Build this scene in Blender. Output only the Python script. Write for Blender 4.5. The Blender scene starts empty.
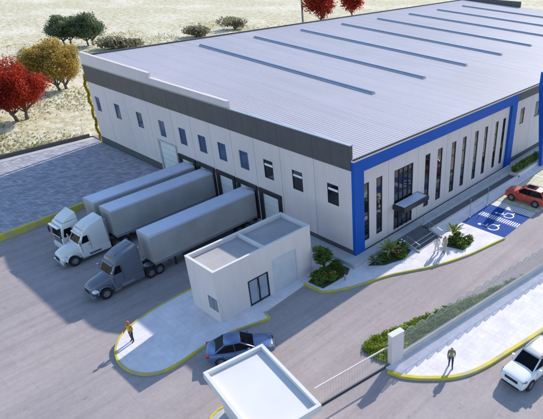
import bpy, bmesh, math, random
import numpy as np
from mathutils import Vector, Matrix

S = 1.08                      # metres per layout unit
scn = bpy.context.scene
COL = scn.collection

# ------------------------------------------------------------------ camera
PPX, PPY, FPX = 377.224, 236.157, 527.568        # principal point and focal length in photo pixels
YAW, PITCH = 0.70467, 0.51666
CAMX, CAMY, CAMZ = -27.837, -26.322, 24.0
cd = bpy.data.cameras.new('camera'); cam = bpy.data.objects.new('camera', cd); COL.objects.link(cam)
_fw = Vector((math.cos(YAW)*math.cos(PITCH), math.sin(YAW)*math.cos(PITCH), -math.sin(PITCH)))
_rt = Vector((math.sin(YAW), -math.cos(YAW), 0)); _up = _rt.cross(_fw)
cam.matrix_world = Matrix(((_rt.x, _up.x, -_fw.x, CAMX*S), (_rt.y, _up.y, -_fw.y, CAMY*S), (_rt.z, _up.z, -_fw.z, CAMZ*S), (0, 0, 0, 1)))
cd.sensor_fit = 'HORIZONTAL'; cd.sensor_width = 36.0
cd.lens = FPX/543*36; cd.shift_x = (271.5-PPX)/543; cd.shift_y = (PPY-209.5)/543
cd.clip_end = 6000; cd.clip_start = 0.5
scn.camera = cam
def P(px, py, z=0.0):
    d = _fw + _rt*((px-PPX)/FPX) - _up*((py-PPY)/FPX)
    t = (z-CAMZ)/d.z
    return (CAMX+t*d.x, CAMY+t*d.y, z)

# ------------------------------------------------------------------ light
SUNV = Vector((1.0, 0.225, 0.622)).normalized()
elev = math.asin(SUNV.z); az = math.atan2(SUNV.x, SUNV.y)      # azimuth from +Y clockwise
w = bpy.data.worlds.new('World'); scn.world = w; w.use_nodes = True
nt = w.node_tree; nt.nodes.clear()
sky = nt.nodes.new('ShaderNodeTexSky'); sky.sky_type = 'NISHITA'; sky.sun_disc = False
sky.sun_elevation = elev; sky.sun_rotation = az; sky.ozone_density = 2.4; sky.dust_density = 0.3; sky.air_density = 1.0
bg = nt.nodes.new('ShaderNodeBackground'); bg.inputs[1].default_value = 0.15
wo = nt.nodes.new('ShaderNodeOutputWorld')
nt.links.new(sky.outputs[0], bg.inputs[0]); nt.links.new(bg.outputs[0], wo.inputs[0])
sd = bpy.data.lights.new('sun', 'SUN'); sd.energy = 2.9; sd.angle = math.radians(0.6); sd.color = (1.0, 0.92, 0.83)
sun = bpy.data.objects.new('sun', sd); COL.objects.link(sun)
sun.rotation_euler = (-SUNV).to_track_quat('-Z', 'Y').to_euler()
scn.view_settings.view_transform = 'Standard'; scn.view_settings.look = 'None'
scn.view_settings.gamma = 1.0; scn.view_settings.exposure = 0.82

# ------------------------------------------------------------------ materials
def nodemat(name):
    m = bpy.data.materials.new(name); m.use_nodes = True
    n = m.node_tree; b = n.nodes['Principled BSDF']
    return m, n, b
def setsock(b, **k):
    for a, v in k.items():
        b.inputs[a.replace('_', ' ')].default_value = v
def pm(name, c1, c2=None, scale=1.0, rough=0.7, bump=0.0, bscale=None, metallic=0.0, spec=0.5, detail=4.0, c3=None, scale3=0.1, coat=0.0):
    """two- or three-tone noise material in world metres"""
    m, n, b = nodemat(name)
    b.inputs['Roughness'].default_value = rough; b.inputs['Metallic'].default_value = metallic
    b.inputs['Specular IOR Level'].default_value = spec; b.inputs['Coat Weight'].default_value = coat
    L = n.links
    geo = n.nodes.new('ShaderNodeNewGeometry')
    if c2 is None:
        c2 = tuple(x*0.86 for x in c1)
    nz = n.nodes.new('ShaderNodeTexNoise'); nz.inputs['Scale'].default_value = scale; nz.inputs['Detail'].default_value = detail
    nz.inputs['Roughness'].default_value = 0.65
    L.new(geo.outputs['Position'], nz.inputs['Vector'])
    rp = n.nodes.new('ShaderNodeValToRGB'); rp.color_ramp.elements[0].position = 0.34; rp.color_ramp.elements[1].position = 0.66
    rp.color_ramp.elements[0].color = (*c2, 1); rp.color_ramp.elements[1].color = (*c1, 1)
    L.new(nz.outputs['Fac'], rp.inputs['Fac'])
    out = rp.outputs['Color']
    if c3 is not None:
        n3 = n.nodes.new('ShaderNodeTexNoise'); n3.inputs['Scale'].default_value = scale3; n3.inputs['Detail'].default_value = 5
        L.new(geo.outputs['Position'], n3.inputs['Vector'])
        r3 = n.nodes.new('ShaderNodeValToRGB'); r3.color_ramp.elements[0].position = 0.45; r3.color_ramp.elements[1].position = 0.68
        L.new(n3.outputs['Fac'], r3.inputs['Fac'])
        mx = n.nodes.new('ShaderNodeMix'); mx.data_type = 'RGBA'
        L.new(r3.outputs['Color'], mx.inputs[0]); L.new(out, mx.inputs[6]); mx.inputs[7].default_value = (*c3, 1)
        out = mx.outputs[2]
    L.new(out, b.inputs['Base Color'])
    if bump:
        nb = n.nodes.new('ShaderNodeTexNoise'); nb.inputs['Scale'].default_value = bscale or scale*4; nb.inputs['Detail'].default_value = 5
        L.new(geo.outputs['Position'], nb.inputs['Vector'])
        bp = n.nodes.new('ShaderNodeBump'); bp.inputs['Strength'].default_value = bump; bp.inputs['Distance'].default_value = 0.05
        L.new(nb.outputs['Fac'], bp.inputs['Height']); L.new(bp.outputs['Normal'], b.inputs['Normal'])
    return m
def leafmat(name, cols, rough=0.6, scale=0.5):
    m, n, b = nodemat(name); L = n.links
    geo = n.nodes.new('ShaderNodeNewGeometry')
    rp = n.nodes.new('ShaderNodeValToRGB'); cr = rp.color_ramp
    while len(cr.elements) < len(cols): cr.elements.new(0.5)
    for i, c in enumerate(cols):
        cr.elements[i].position = i/(len(cols)-1); cr.elements[i].color = (*c, 1)
    nz = n.nodes.new('ShaderNodeTexNoise'); nz.inputs['Scale'].default_value = scale; nz.inputs['Detail'].default_value = 2
    L.new(geo.outputs['Position'], nz.inputs['Vector'])
    ad = n.nodes.new('ShaderNodeMath'); ad.operation = 'MULTIPLY_ADD'; ad.inputs[1].default_value = 0.65
    L.new(geo.outputs['Random Per Island'], ad.inputs[0])
    sc = n.nodes.new('ShaderNodeMath'); sc.operation = 'MULTIPLY_ADD'; sc.inputs[1].default_value = 1.6; sc.inputs[2].default_value = -0.62
    L.new(nz.outputs['Fac'], sc.inputs[0]); L.new(sc.outputs[0], ad.inputs[2])
    L.new(ad.outputs[0], rp.inputs['Fac']); L.new(rp.outputs['Color'], b.inputs['Base Color'])
    b.inputs['Roughness'].default_value = rough; b.inputs['Specular IOR Level'].default_value = 0.25
    tr = n.nodes.new('ShaderNodeBsdfTranslucent'); L.new(rp.outputs['Color'], tr.inputs['Color'])
    mx = n.nodes.new('ShaderNodeMixShader'); mx.inputs[0].default_value = 0.52
    o = n.nodes['Material Output']
    L.new(b.outputs[0], mx.inputs[1]); L.new(tr.outputs[0], mx.inputs[2]); L.new(mx.outputs[0], o.inputs['Surface'])
    return m

def streaks(m, scale, lo, hi, dark, nlo=0.45, nhi=0.7):
    n = m.node_tree; L = n.links; b = n.nodes['Principled BSDF']; src = b.inputs['Base Color'].links[0].from_socket
    geo = n.nodes.new('ShaderNodeNewGeometry'); mp = n.nodes.new('ShaderNodeMapping'); mp.inputs['Scale'].default_value = scale
    L.new(geo.outputs['Position'], mp.inputs['Vector'])
    z = n.nodes.new('ShaderNodeTexNoise'); z.inputs['Scale'].default_value = 1; z.inputs['Detail'].default_value = 6; z.inputs['Roughness'].default_value = 0.6
    L.new(mp.outputs[0], z.inputs['Vector'])
    r = n.nodes.new('ShaderNodeMapRange'); r.inputs[1].default_value = nlo; r.inputs[2].default_value = nhi; r.inputs[3].default_value = hi; r.inputs[4].default_value = lo
    L.new(z.outputs['Fac'], r.inputs[0])
    x = n.nodes.new('ShaderNodeMix'); x.data_type = 'RGBA'; x.blend_type = 'MULTIPLY'; x.inputs[0].default_value = 1
    L.new(src, x.inputs[6]); L.new(r.outputs[0], x.inputs[7]); L.new(x.outputs[2], b.inputs['Base Color'])
    return m
def yard_mat():
    m = pm('yard_concrete', (0.40, 0.345, 0.332), (0.365, 0.312, 0.302), scale=0.35, rough=0.85, bump=0.15, bscale=14, c3=(0.335, 0.29, 0.288), scale3=0.09)
    n = m.node_tree; L = n.links; b = n.nodes['Principled BSDF']
    # saw-cut slab joints and a fine aggregate speckle
    geo = n.nodes.new('ShaderNodeNewGeometry')
    br = n.nodes.new('ShaderNodeTexBrick'); br.offset = 0.5; br.inputs['Scale'].default_value = 1.0
    br.inputs['Color1'].default_value = (1, 1, 1, 1); br.inputs['Color2'].default_value = (0.93, 0.93, 0.94, 1); br.inputs['Mortar'].default_value = (0.88, 0.88, 0.89, 1)
    br.inputs['Mortar Size'].default_value = 0.022; br.inputs['Brick Width'].default_value = 2.4; br.inputs['Row Height'].default_value = 2.4
    L.new(geo.outputs['Position'], br.inputs['Vector'])
    sp = n.nodes.new('ShaderNodeTexNoise'); sp.inputs['Scale'].default_value = 3.0; sp.inputs['Detail'].default_value = 8; sp.inputs['Roughness'].default_value = 0.8
    L.new(geo.outputs['Position'], sp.inputs['Vector'])
    mr = n.nodes.new('ShaderNodeMapRange'); mr.inputs[1].default_value = 0.3; mr.inputs[2].default_value = 0.7; mr.inputs[3].default_value = 0.86; mr.inputs[4].default_value = 1.1
    L.new(sp.outputs['Fac'], mr.inputs[0])
    src = b.inputs['Base Color'].links[0].from_socket
    m1 = n.nodes.new('ShaderNodeMix'); m1.data_type = 'RGBA'; m1.blend_type = 'MULTIPLY'; m1.inputs[0].default_value = 1
    L.new(src, m1.inputs[6]); L.new(br.outputs['Color'], m1.inputs[7])
    m2 = n.nodes.new('ShaderNodeMix'); m2.data_type = 'RGBA'; m2.blend_type = 'MULTIPLY'; m2.inputs[0].default_value = 1
    L.new(m1.outputs[2], m2.inputs[6]); L.new(mr.outputs[0], m2.inputs[7])
    L.new(m2.outputs[2], b.inputs['Base Color'])
    return m
def paver_mat(name, c1, c2, cm, w, h, rough=0.8, off=0.5, rot=0.0):
    m, n, b = nodemat(name); L = n.links
    geo = n.nodes.new('ShaderNodeNewGeometry')
    mp = n.nodes.new('ShaderNodeMapping'); mp.inputs['Rotation'].default_value = (0, 0, rot)
    L.new(geo.outputs['Position'], mp.inputs['Vector'])
    br = n.nodes.new('ShaderNodeTexBrick'); br.offset = off; br.inputs['Scale'].default_value = 1
    br.inputs['Color1'].default_value = (*c1, 1); br.inputs['Color2'].default_value = (*c2, 1); br.inputs['Mortar'].default_value = (*cm, 1)
    br.inputs['Mortar Size'].default_value = min(w, h)*0.07; br.inputs['Brick Width'].default_value = w; br.inputs['Row Height'].default_value = h
    L.new(mp.outputs[0], br.inputs['Vector'])
    sp = n.nodes.new('ShaderNodeTexNoise'); sp.inputs['Scale'].default_value = 0.8; sp.inputs['Detail'].default_value = 8; sp.inputs['Roughness'].default_value = 0.75
    L.new(geo.outputs['Position'], sp.inputs['Vector'])
    mr = n.nodes.new('ShaderNodeMapRange'); mr.inputs[1].default_value = 0.3; mr.inputs[2].default_value = 0.7; mr.inputs[3].default_value = 0.82; mr.inputs[4].default_value = 1.1
    L.new(sp.outputs['Fac'], mr.inputs[0])
    m2 = n.nodes.new('ShaderNodeMix'); m2.data_type = 'RGBA'; m2.blend_type = 'MULTIPLY'; m2.inputs[0].default_value = 1
    L.new(br.outputs['Color'], m2.inputs[6]); L.new(mr.outputs[0], m2.inputs[7]); L.new(m2.outputs[2], b.inputs['Base Color'])
    bp = n.nodes.new('ShaderNodeBump'); bp.inputs['Strength'].default_value = 0.5; bp.inputs['Distance'].default_value = 0.02; bp.invert = True
    L.new(br.outputs['Fac'], bp.inputs['Height']); L.new(bp.outputs['Normal'], b.inputs['Normal'])
    b.inputs['Roughness'].default_value = rough; b.inputs['Specular IOR Level'].default_value = 0.3
    return m
def field_mat():
    m, n, b = nodemat('dry_grass_field'); L = n.links
    geo = n.nodes.new('ShaderNodeNewGeometry')
    mp = n.nodes.new('ShaderNodeMapping'); mp.inputs['Rotation'].default_value = (0, 0, 0.7); mp.inputs['Scale'].default_value = (0.42, 1.0, 1.0)
    mp.vector_type = 'POINT'
    L.new(geo.outputs['Position'], mp.inputs['Vector'])
    mp.inputs['Rotation'].default_value = (0, 0, -YAW)        # the tufts lie in windrows
    mp.inputs['Scale'].default_value = (1.0, 0.5, 1.0)
    def noise(sc, det, rgh, lo, hi):
        z = n.nodes.new('ShaderNodeTexNoise'); z.inputs['Scale'].default_value = sc; z.inputs['Detail'].default_value = det; z.inputs['Roughness'].default_value = rgh
        L.new(mp.outputs[0], z.inputs['Vector'])
        r = n.nodes.new('ShaderNodeMapRange'); r.inputs[1].default_value = lo; r.inputs[2].default_value = hi
        L.new(z.outputs['Fac'], r.inputs[0]); return r.outputs[0], z.outputs['Fac']
    f1, h1 = noise(0.75, 8, 0.72, 0.36, 0.60)
    f2, h2 = noise(0.06, 4, 0.6, 0.46, 0.66)
    f3, h3 = noise(0.9, 8, 0.72, 0.50, 0.64)
    def mix(a, bcol, fac):
        x = n.nodes.new('ShaderNodeMix'); x.data_type = 'RGBA'; L.new(fac, x.inputs[0])
        for i, v in ((6, a), (7, bcol)):
            if isinstance(v, tuple): x.inputs[i].default_value = (*v, 1)
            else: L.new(v, x.inputs[i])
        return x.outputs[2]
    c = mix((0.43, 0.375, 0.20), (0.73, 0.665, 0.50), f1)
    c = mix(c, (0.75, 0.685, 0.54), f2)
    c = mix(c, (0.42, 0.38, 0.22), f3)
    L.new(c, b.inputs['Base Color']); b.inputs['Roughness'].default_value = 0.95; b.inputs['Specular IOR Level'].default_value = 0.1
    bp = n.nodes.new('ShaderNodeBump'); bp.inputs['Strength'].default_value = 0.55; bp.inputs['Distance'].default_value = 0.28
    L.new(h1, bp.inputs['Height']); L.new(bp.outputs['Normal'], b.inputs['Normal'])
    return m

M = {}
M['yard'] = yard_mat()
streaks(M['yard'], (0.035, 1.3, 1), 0.86, 1.03, None)          # tyre tracks towards the docks
streaks(M['yard'], (0.9, 0.9, 1), 0.72, 1.0, None, 0.64, 0.74)     # oil and patch stains
M['field'] = field_mat()
M['pave_white'] = paver_mat('pale_pavement', (0.775, 0.73, 0.74), (0.76, 0.715, 0.725), (0.735, 0.69, 0.70), 0.44, 0.44, off=0.0)
M['pavers'] = paver_mat('grey_pavers', (0.50, 0.49, 0.53), (0.29, 0.28, 0.32), (0.20, 0.195, 0.22), 0.55, 0.30, rot=0.78)
M['parking'] = paver_mat('cream_parking_blocks', (0.63, 0.60, 0.43), (0.58, 0.56, 0.42), (0.46, 0.47, 0.30), 0.9, 0.9, off=0.0)
M['kerb'] = pm('yellow_kerb_paint', (0.62, 0.52, 0.03), (0.50, 0.44, 0.07), scale=1.2, rough=0.7, c3=(0.42, 0.38, 0.20), scale3=0.9)
M['concrete'] = pm('grey_concrete', (0.50, 0.49, 0.48), (0.43, 0.42, 0.42), scale=0.9, rough=0.85, bump=0.15)
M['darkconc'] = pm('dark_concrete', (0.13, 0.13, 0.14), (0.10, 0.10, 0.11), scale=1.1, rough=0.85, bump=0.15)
M['wall'] = pm('pale_wall_panel', (0.70, 0.60, 0.575), (0.67, 0.575, 0.55), scale=0.25, rough=0.65, bump=0.04, c3=(0.64, 0.55, 0.53), scale3=0.12)
M['white'] = pm('white_render', (0.73, 0.635, 0.61), (0.70, 0.61, 0.59), scale=0.5, rough=0.7, bump=0.05, c3=(0.66, 0.58, 0.56), scale3=0.25)
M['roofwhite'] = pm('white_membrane', (0.70, 0.68, 0.66), (0.67, 0.65, 0.635), scale=0.4, rough=0.75, c3=(0.63, 0.615, 0.60), scale3=0.3)
M['roofpink'] = pm('pale_membrane', (0.46, 0.43, 0.42), (0.40, 0.375, 0.37), scale=0.5, rough=0.8, bump=0.1, c3=(0.35, 0.33, 0.33), scale3=0.3)
M['band'] = pm('charcoal_cladding', (0.085, 0.082, 0.085), (0.072, 0.07, 0.075), scale=0.6, rough=0.5)
M['plinth'] = pm('dark_plinth', (0.10, 0.097, 0.095), (0.075, 0.073, 0.075), scale=2.5, rough=0.8, bump=0.1)
M['blue'] = pm('royal_blue_paint', (0.005, 0.088, 0.42), (0.004, 0.078, 0.38), scale=0.6, rough=0.5, spec=0.25)
M['roof'] = pm('metal_roof', (0.495, 0.465, 0.50), (0.47, 0.445, 0.475), scale=0.18, rough=0.6, metallic=0.0, spec=0.15, c3=(0.455, 0.43, 0.455), scale3=0.07)
streaks(M['roof'], (1.1, 0.035, 1), 0.90, 1.02, None)
streaks(M['wall'], (1.1, 1.1, 0.12), 0.95, 1.01, None)
streaks(M['white'], (1.5, 1.5, 0.2), 0.95, 1.01, None)
streaks(M['band'], (1.6, 1.6, 0.1), 0.85, 1.03, None)
M['skylight'] = pm('skylight_sheet', (0.24, 0.28, 0.36), (0.20, 0.24, 0.32), scale=0.6, rough=0.2)
M['skyframe'] = pm('skylight_upstand', (0.42, 0.44, 0.48), rough=0.4)
M['black'] = pm('black_rubber', (0.012, 0.012, 0.014), (0.018, 0.018, 0.02), scale=2.0, rough=0.55)
M['frame'] = pm('black_aluminium', (0.018, 0.018, 0.022), rough=0.35)
M['steel'] = pm('galvanised_steel', (0.45, 0.46, 0.48), (0.38, 0.39, 0.41), scale=4, rough=0.4, metallic=0.7)
M['fencemetal'] = pm('pale_fence_paint', (0.44, 0.44, 0.44), (0.38, 0.38, 0.39), scale=3, rough=0.5)
M['fencedark'] = pm('grey_fence_paint', (0.20, 0.21, 0.23), rough=0.5)
M['panelwhite'] = pm('white_door_panel', (0.72, 0.71, 0.69), (0.67, 0.66, 0.65), scale=0.6, rough=0.55)
M['doorgrey'] = pm('grey_roller_slats', (0.58, 0.58, 0.60), (0.52, 0.52, 0.54), scale=0.7, rough=0.5)
M['blind'] = pm('white_blind', (0.85, 0.85, 0.85), rough=0.6)
M['soil'] = pm('soil', (0.055, 0.045, 0.03), (0.03, 0.026, 0.018), scale=4, rough=0.95, bump=0.4)
M['verge'] = pm('verge_grass', (0.24, 0.31, 0.05), (0.12, 0.19, 0.03), scale=3, rough=0.95, bump=0.4)
M['bedgreen'] = pm('planted_soil', (0.075, 0.10, 0.035), (0.045, 0.05, 0.025), scale=5, rough=0.95, bump=0.4)
M['bark'] = pm('bark', (0.16, 0.13, 0.10), (0.09, 0.075, 0.06), scale=3, rough=0.9, bump=0.3)
M['paintwhite'] = pm('white_road_paint', (0.78, 0.78, 0.76), (0.66, 0.66, 0.65), scale=2.5, rough=0.6)
M['paintblue'] = pm('blue_road_paint', (0.007, 0.062, 0.30), (0.006, 0.052, 0.26), scale=1.4, rough=0.8, spec=0.15, c3=(0.012, 0.07, 0.29), scale3=0.6)
def glass(name, c, rough=0.04, ior=1.9):
    m, n, b = nodemat(name)
    L = n.links; geo = n.nodes.new('ShaderNodeNewGeometry')
    nz = n.nodes.new('ShaderNodeTexNoise'); nz.inputs['Scale'].default_value = 0.35; L.new(geo.outputs['Position'], nz.inputs['Vector'])
    bp = n.nodes.new('ShaderNodeBump'); bp.inputs['Strength'].default_value = 0.05; bp.inputs['Distance'].default_value = 0.1
    L.new(nz.outputs['Fac'], bp.inputs['Height']); L.new(bp.outputs['Normal'], b.inputs['Normal'])
    b.inputs['Base Color'].default_value = (*c, 1); b.inputs['Roughness'].default_value = rough; b.inputs['IOR'].default_value = ior
    if name == 'car_glass': b.inputs['Specular IOR Level'].default_value = 0.06
    return m
M['glass_dark'] = glass('dark_tinted_glass', (0.012, 0.013, 0.016), 0.03, 2.3)
M['glass_blue'] = glass('blue_grey_glass', (0.055, 0.085, 0.16), 0.12, 1.6)
M['glass_door'] = glass('pale_door_glass', (0.30, 0.34, 0.40), 0.08, 1.8)
M['glass_car'] = glass('car_glass', (0.010, 0.011, 0.014), 0.03, 1.45)
M['tyre'] = pm('tyre_rubber', (0.016, 0.016, 0.017), rough=0.85)
M['rim'] = pm('alloy_rim', (0.55, 0.55, 0.57), rough=0.3, metallic=0.9)
M['chrome'] = pm('chrome', (0.75, 0.75, 0.78), (0.7, 0.7, 0.72), rough=0.15, metallic=1.0)
M['lamp'] = glass('lamp_lens', (0.75, 0.76, 0.78), 0.08, 1.5)
M['carlamp'] = glass('car_lamp_lens', (0.16, 0.17, 0.19), 0.05, 1.5)
M['amber'] = pm('amber_lens', (0.75, 0.28, 0.02), rough=0.25)
M['taillamp'] = pm('tail_lens', (0.40, 0.01, 0.01), rough=0.2)
M['chassis'] = pm('truck_chassis', (0.03, 0.03, 0.033), rough=0.6)
def paint(name, c, rough=0.28):
    return pm(name, c, tuple(x*0.95 for x in c), scale=0.8, rough=rough, coat=0.6)
M['p_white'] = paint('white_car_paint', (0.80, 0.80, 0.79))
M['p_truckwhite'] = paint('white_truck_paint', (0.76, 0.75, 0.72), 0.35)
M['p_truckblue'] = paint('slate_truck_paint', (0.125, 0.14, 0.18), 0.35)
M['silverroof'] = paint('silver_roof_paint', (0.40, 0.41, 0.43), 0.25)
M['p_red'] = paint('red_car_paint', (0.60, 0.06, 0.025))
M['p_bluecar'] = paint('blue_car_paint', (0.06, 0.13, 0.28), 0.22)
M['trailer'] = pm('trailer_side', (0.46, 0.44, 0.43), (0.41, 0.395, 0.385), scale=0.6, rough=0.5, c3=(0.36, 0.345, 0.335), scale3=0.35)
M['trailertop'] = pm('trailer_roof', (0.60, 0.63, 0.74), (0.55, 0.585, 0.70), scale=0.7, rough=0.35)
M['leaf_green'] = leafmat('green_leaves', [(0.055, 0.095, 0.018), (0.125, 0.20, 0.035), (0.25, 0.33, 0.08)])
M['leaf_dark'] = leafmat('dark_green_leaves', [(0.045, 0.075, 0.04), (0.12, 0.165, 0.08), (0.25, 0.29, 0.15)])
M['leaf_red'] = leafmat('scarlet_leaves', [(0.14, 0.010, 0.008), (0.40, 0.030, 0.016), (0.60, 0.10, 0.04)])
M['leaf_orange'] = leafmat('ochre_leaves', [(0.13, 0.10, 0.02), (0.34, 0.25, 0.045), (0.60, 0.45, 0.12), (0.58, 0.24, 0.09)], scale=0.7)
M['leaf_yellow'] = leafmat('yellow_green_leaves', [(0.34, 0.26, 0.03), (0.58, 0.47, 0.06), (0.68, 0.58, 0.14)])
M['leaf_lime'] = leafmat('lime_leaves', [(0.15, 0.19, 0.05), (0.32, 0.36, 0.10), (0.50, 0.50, 0.22)], scale=1.5)
M['leaf_grass'] = leafmat('ground_cover_leaves', [(0.08, 0.14, 0.012), (0.20, 0.28, 0.025), (0.36, 0.43, 0.06)], scale=1.2)
M['leaf_olive'] = leafmat('olive_scrub', [(0.13, 0.12, 0.075), (0.25, 0.23, 0.14), (0.38, 0.36, 0.24)])
M['leaf_dry'] = leafmat('dry_grass_tufts', [(0.26, 0.25, 0.08), (0.46, 0.43, 0.22), (0.66, 0.62, 0.44)], scale=0.3)
M['flower'] = pm('pink_petals', (0.55, 0.12, 0.10), rough=0.6)
M['petalwhite'] = pm('white_petals', (0.75, 0.75, 0.68), rough=0.6)
M['skin'] = pm('skin', (0.42, 0.24, 0.17), rough=0.55)
M['hair'] = pm('dark_hair', (0.02, 0.015, 0.012), rough=0.6)
def cloth(name, c): return pm(name, c, tuple(x*0.8 for x in c), scale=9, rough=0.85)
M['c_orange'] = cloth('orange_cloth', (0.65, 0.16, 0.03)); M['c_hivis'] = cloth('hi_vis_cloth', (0.52, 0.50, 0.05))
M['c_olive'] = cloth('olive_yellow_cloth', (0.30, 0.29, 0.12)); M['c_navy'] = cloth('navy_cloth', (0.03, 0.045, 0.10)); M['c_grey'] = cloth('grey_cloth', (0.17, 0.16, 0.16))
M['c_pale'] = cloth('pale_cloth', (0.66, 0.65, 0.63)); M['c_black'] = cloth('black_cloth', (0.015, 0.015, 0.018))
M['c_cream'] = cloth('cream_cloth', (0.50, 0.46, 0.30)); M['helmet'] = pm('orange_helmet', (0.65, 0.13, 0.02), rough=0.35)

# ------------------------------------------------------------------ mesh building
class MB:
    def __init__(s): s.v = []; s.f = []; s.m = []; s.cur = 0
    def add(s, verts, faces):
        o = len(s.v); s.v.extend([tuple(v) for v in verts])
        for f in faces: s.f.append(tuple(i+o for i in f)); s.m.append(s.cur)
        return s
    def box(s, x0, x1, y0, y1, z0, z1):
        return s.add([(x0, y0, z0), (x1, y0, z0), (x1, y1, z0), (x0, y1, z0), (x0, y0, z1), (x1, y0, z1), (x1, y1, z1), (x0, y1, z1)],
                     [(0, 3, 2, 1), (4, 5, 6, 7), (0, 1, 5, 4), (1, 2, 6, 5), (2, 3, 7, 6), (3, 0, 4, 7)])
    def hexa(s, lo, hi):          # two quads (4 points each)
        return s.add(list(lo)+list(hi), [(0, 3, 2, 1), (4, 5, 6, 7), (0, 1, 5, 4), (1, 2, 6, 5), (2, 3, 7, 6), (3, 0, 4, 7)])
    def bar(s, a, b, w, h=None, up=(0, 0, 1)):
        a = Vector(a); b = Vector(b); h = h or w
        d = (b-a).normalized(); u = Vector(up)
        if abs(d.dot(u)) > 0.98: u = Vector((1, 0, 0))
        r = d.cross(u).normalized()*(w/2); t = r.cross(d).normalized()*(h/2)
        lo = [a-r-t, a+r-t, a+r+t, a-r+t]; hi = [b-r-t, b+r-t, b+r+t, b-r+t]
        return s.add(lo+hi, [(0, 3, 2, 1), (4, 5, 6, 7), (0, 1, 5, 4), (1, 2, 6, 5), (2, 3, 7, 6), (3, 0, 4, 7)])
    def prism(s, poly, z0, z1):
        n = len(poly)
        area = sum(poly[i][0]*poly[(i+1) % n][1]-poly[(i+1) % n][0]*poly[i][1] for i in range(n))
        if area < 0: poly = poly[::-1]
        zf = z1 if callable(z1) else (lambda x, y: z1); zl = z0 if callable(z0) else (lambda x, y: z0)
        return s.add([(x, y, zl(x, y)) for x, y in poly]+[(x, y, zf(x, y)) for x, y in poly],
                     [tuple(range(n-1, -1, -1)), tuple(range(n, 2*n))]+[(i, (i+1) % n, n+(i+1) % n, n+i) for i in range(n)])
    def side(s, poly, y0, y1):    # polygon in x,z extruded along y; y may be functions of (x,z)
        n = len(poly); f0 = y0 if callable(y0) else (lambda x, z: y0); f1 = y1 if callable(y1) else (lambda x, z: y1)
        area = sum(poly[i][0]*poly[(i+1) % n][1]-poly[(i+1) % n][0]*poly[i][1] for i in range(n))
        if area < 0: poly = poly[::-1]
        return s.add([(x, f0(x, z), z) for x, z in poly]+[(x, f1(x, z), z) for x, z in poly],
                     [tuple(range(n)), tuple(range(2*n-1, n-1, -1))]+[(i, n+i, n+(i+1) % n, (i+1) % n) for i in range(n)])
    def tube(s, pts, radii, n=8, caps=True):
        rings = []; o = len(s.v); pts = [Vector(p) for p in pts]; V = []
        for i, p in enumerate(pts):
            d = (pts[min(i+1, len(pts)-1)]-pts[max(i-1, 0)]).normalized()
            u = Vector((0, 0, 1)) if abs(d.z) < 0.9 else Vector((1, 0, 0))
            r = d.cross(u).normalized(); t = r.cross(d)
            R = radii[i] if hasattr(radii, '__len__') else radii
            for k in range(n):
                a = 2*math.pi*k/n; V.append(p+(r*math.cos(a)+t*math.sin(a))*R)
        F = []
        for i in range(len(pts)-1):
            for k in range(n):
                F.append((i*n+k, i*n+(k+1) % n, (i+1)*n+(k+1) % n, (i+1)*n+k))
        if caps: F.append(tuple(range(n-1, -1, -1))); F.append(tuple((len(pts)-1)*n+k for k in range(n)))
        return s.add(V, F)
    def lathe(s, prof, c=(0, 0, 0), axis='z', n=20):
        V = []; F = []; m = len(prof)
        for k in range(n):
            a = 2*math.pi*k/n
            for r, h in prof:
                p = (r*math.cos(a), r*math.sin(a), h)
                if axis == 'y': p = (p[0], p[2], p[1])
                if axis == 'x': p = (p[2], p[0], p[1])
                V.append((p[0]+c[0], p[1]+c[1], p[2]+c[2]))
        for k in range(n):
            k2 = (k+1) % n
            for i in range(m-1): F.append((k*m+i, k2*m+i, k2*m+i+1, k*m+i+1))
        return s.add(V, F)
    def loft(s, secs):
        n = len(secs[0]); V = [p for sc in secs for p in sc]; F = []
        for i in range(len(secs)-1):
            for k in range(n): F.append((i*n+k, i*n+(k+1) % n, (i+1)*n+(k+1) % n, (i+1)*n+k))
        F.append(tuple(range(n-1, -1, -1))); F.append(tuple((len(secs)-1)*n+k for k in range(n)))
        return s.add(V, F)
    def panel(s, u0, u1, z0, z1, holes, t, axis, pos, sgn):
        """slab in plane; axis 'x' = normal along x (u is y); front face at pos, thickness t towards sgn"""
        us = sorted(set([u0, u1]+[h[0] for h in holes]+[h[1] for h in holes])); zs = sorted(set([z0, z1]+[h[2] for h in holes]+[h[3] for h in holes]))
        us = [u for u in us if u0-1e-6 <= u <= u1+1e-6]; zs = [z for z in zs if z0-1e-6 <= z <= z1+1e-6]
        def solid(i, j):
            if i < 0 or j < 0 or i >= len(us)-1 or j >= len(zs)-1: return False
            cu = (us[i]+us[i+1])/2; cz = (zs[j]+zs[j+1])/2
            return not any(h[0] < cu < h[1] and h[2] < cz < h[3] for h in holes)
        def pt(u, z, d):
            w = pos+sgn*d
            return (w, u, z) if axis == 'x' else (u, w, z)
        for i in range(len(us)-1):
            for j in range(len(zs)-1):
                if not solid(i, j): continue
                a, b, c, d = us[i], us[i+1], zs[j], zs[j+1]
                s.add([pt(a, c, 0), pt(b, c, 0), pt(b, d, 0), pt(a, d, 0)], [(0, 1, 2, 3)])
                for (p, q, ni, nj) in (((a, c), (a, d), i-1, j), ((b, c), (b, d), i+1, j), ((a, c), (b, c), i, j-1), ((a, d), (b, d), i, j+1)):
                    if not solid(ni, nj):
                        s.add([pt(*p, 0), pt(*q, 0), pt(*q, t), pt(*p, t)], [(0, 1, 2, 3)])
        return s
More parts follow.
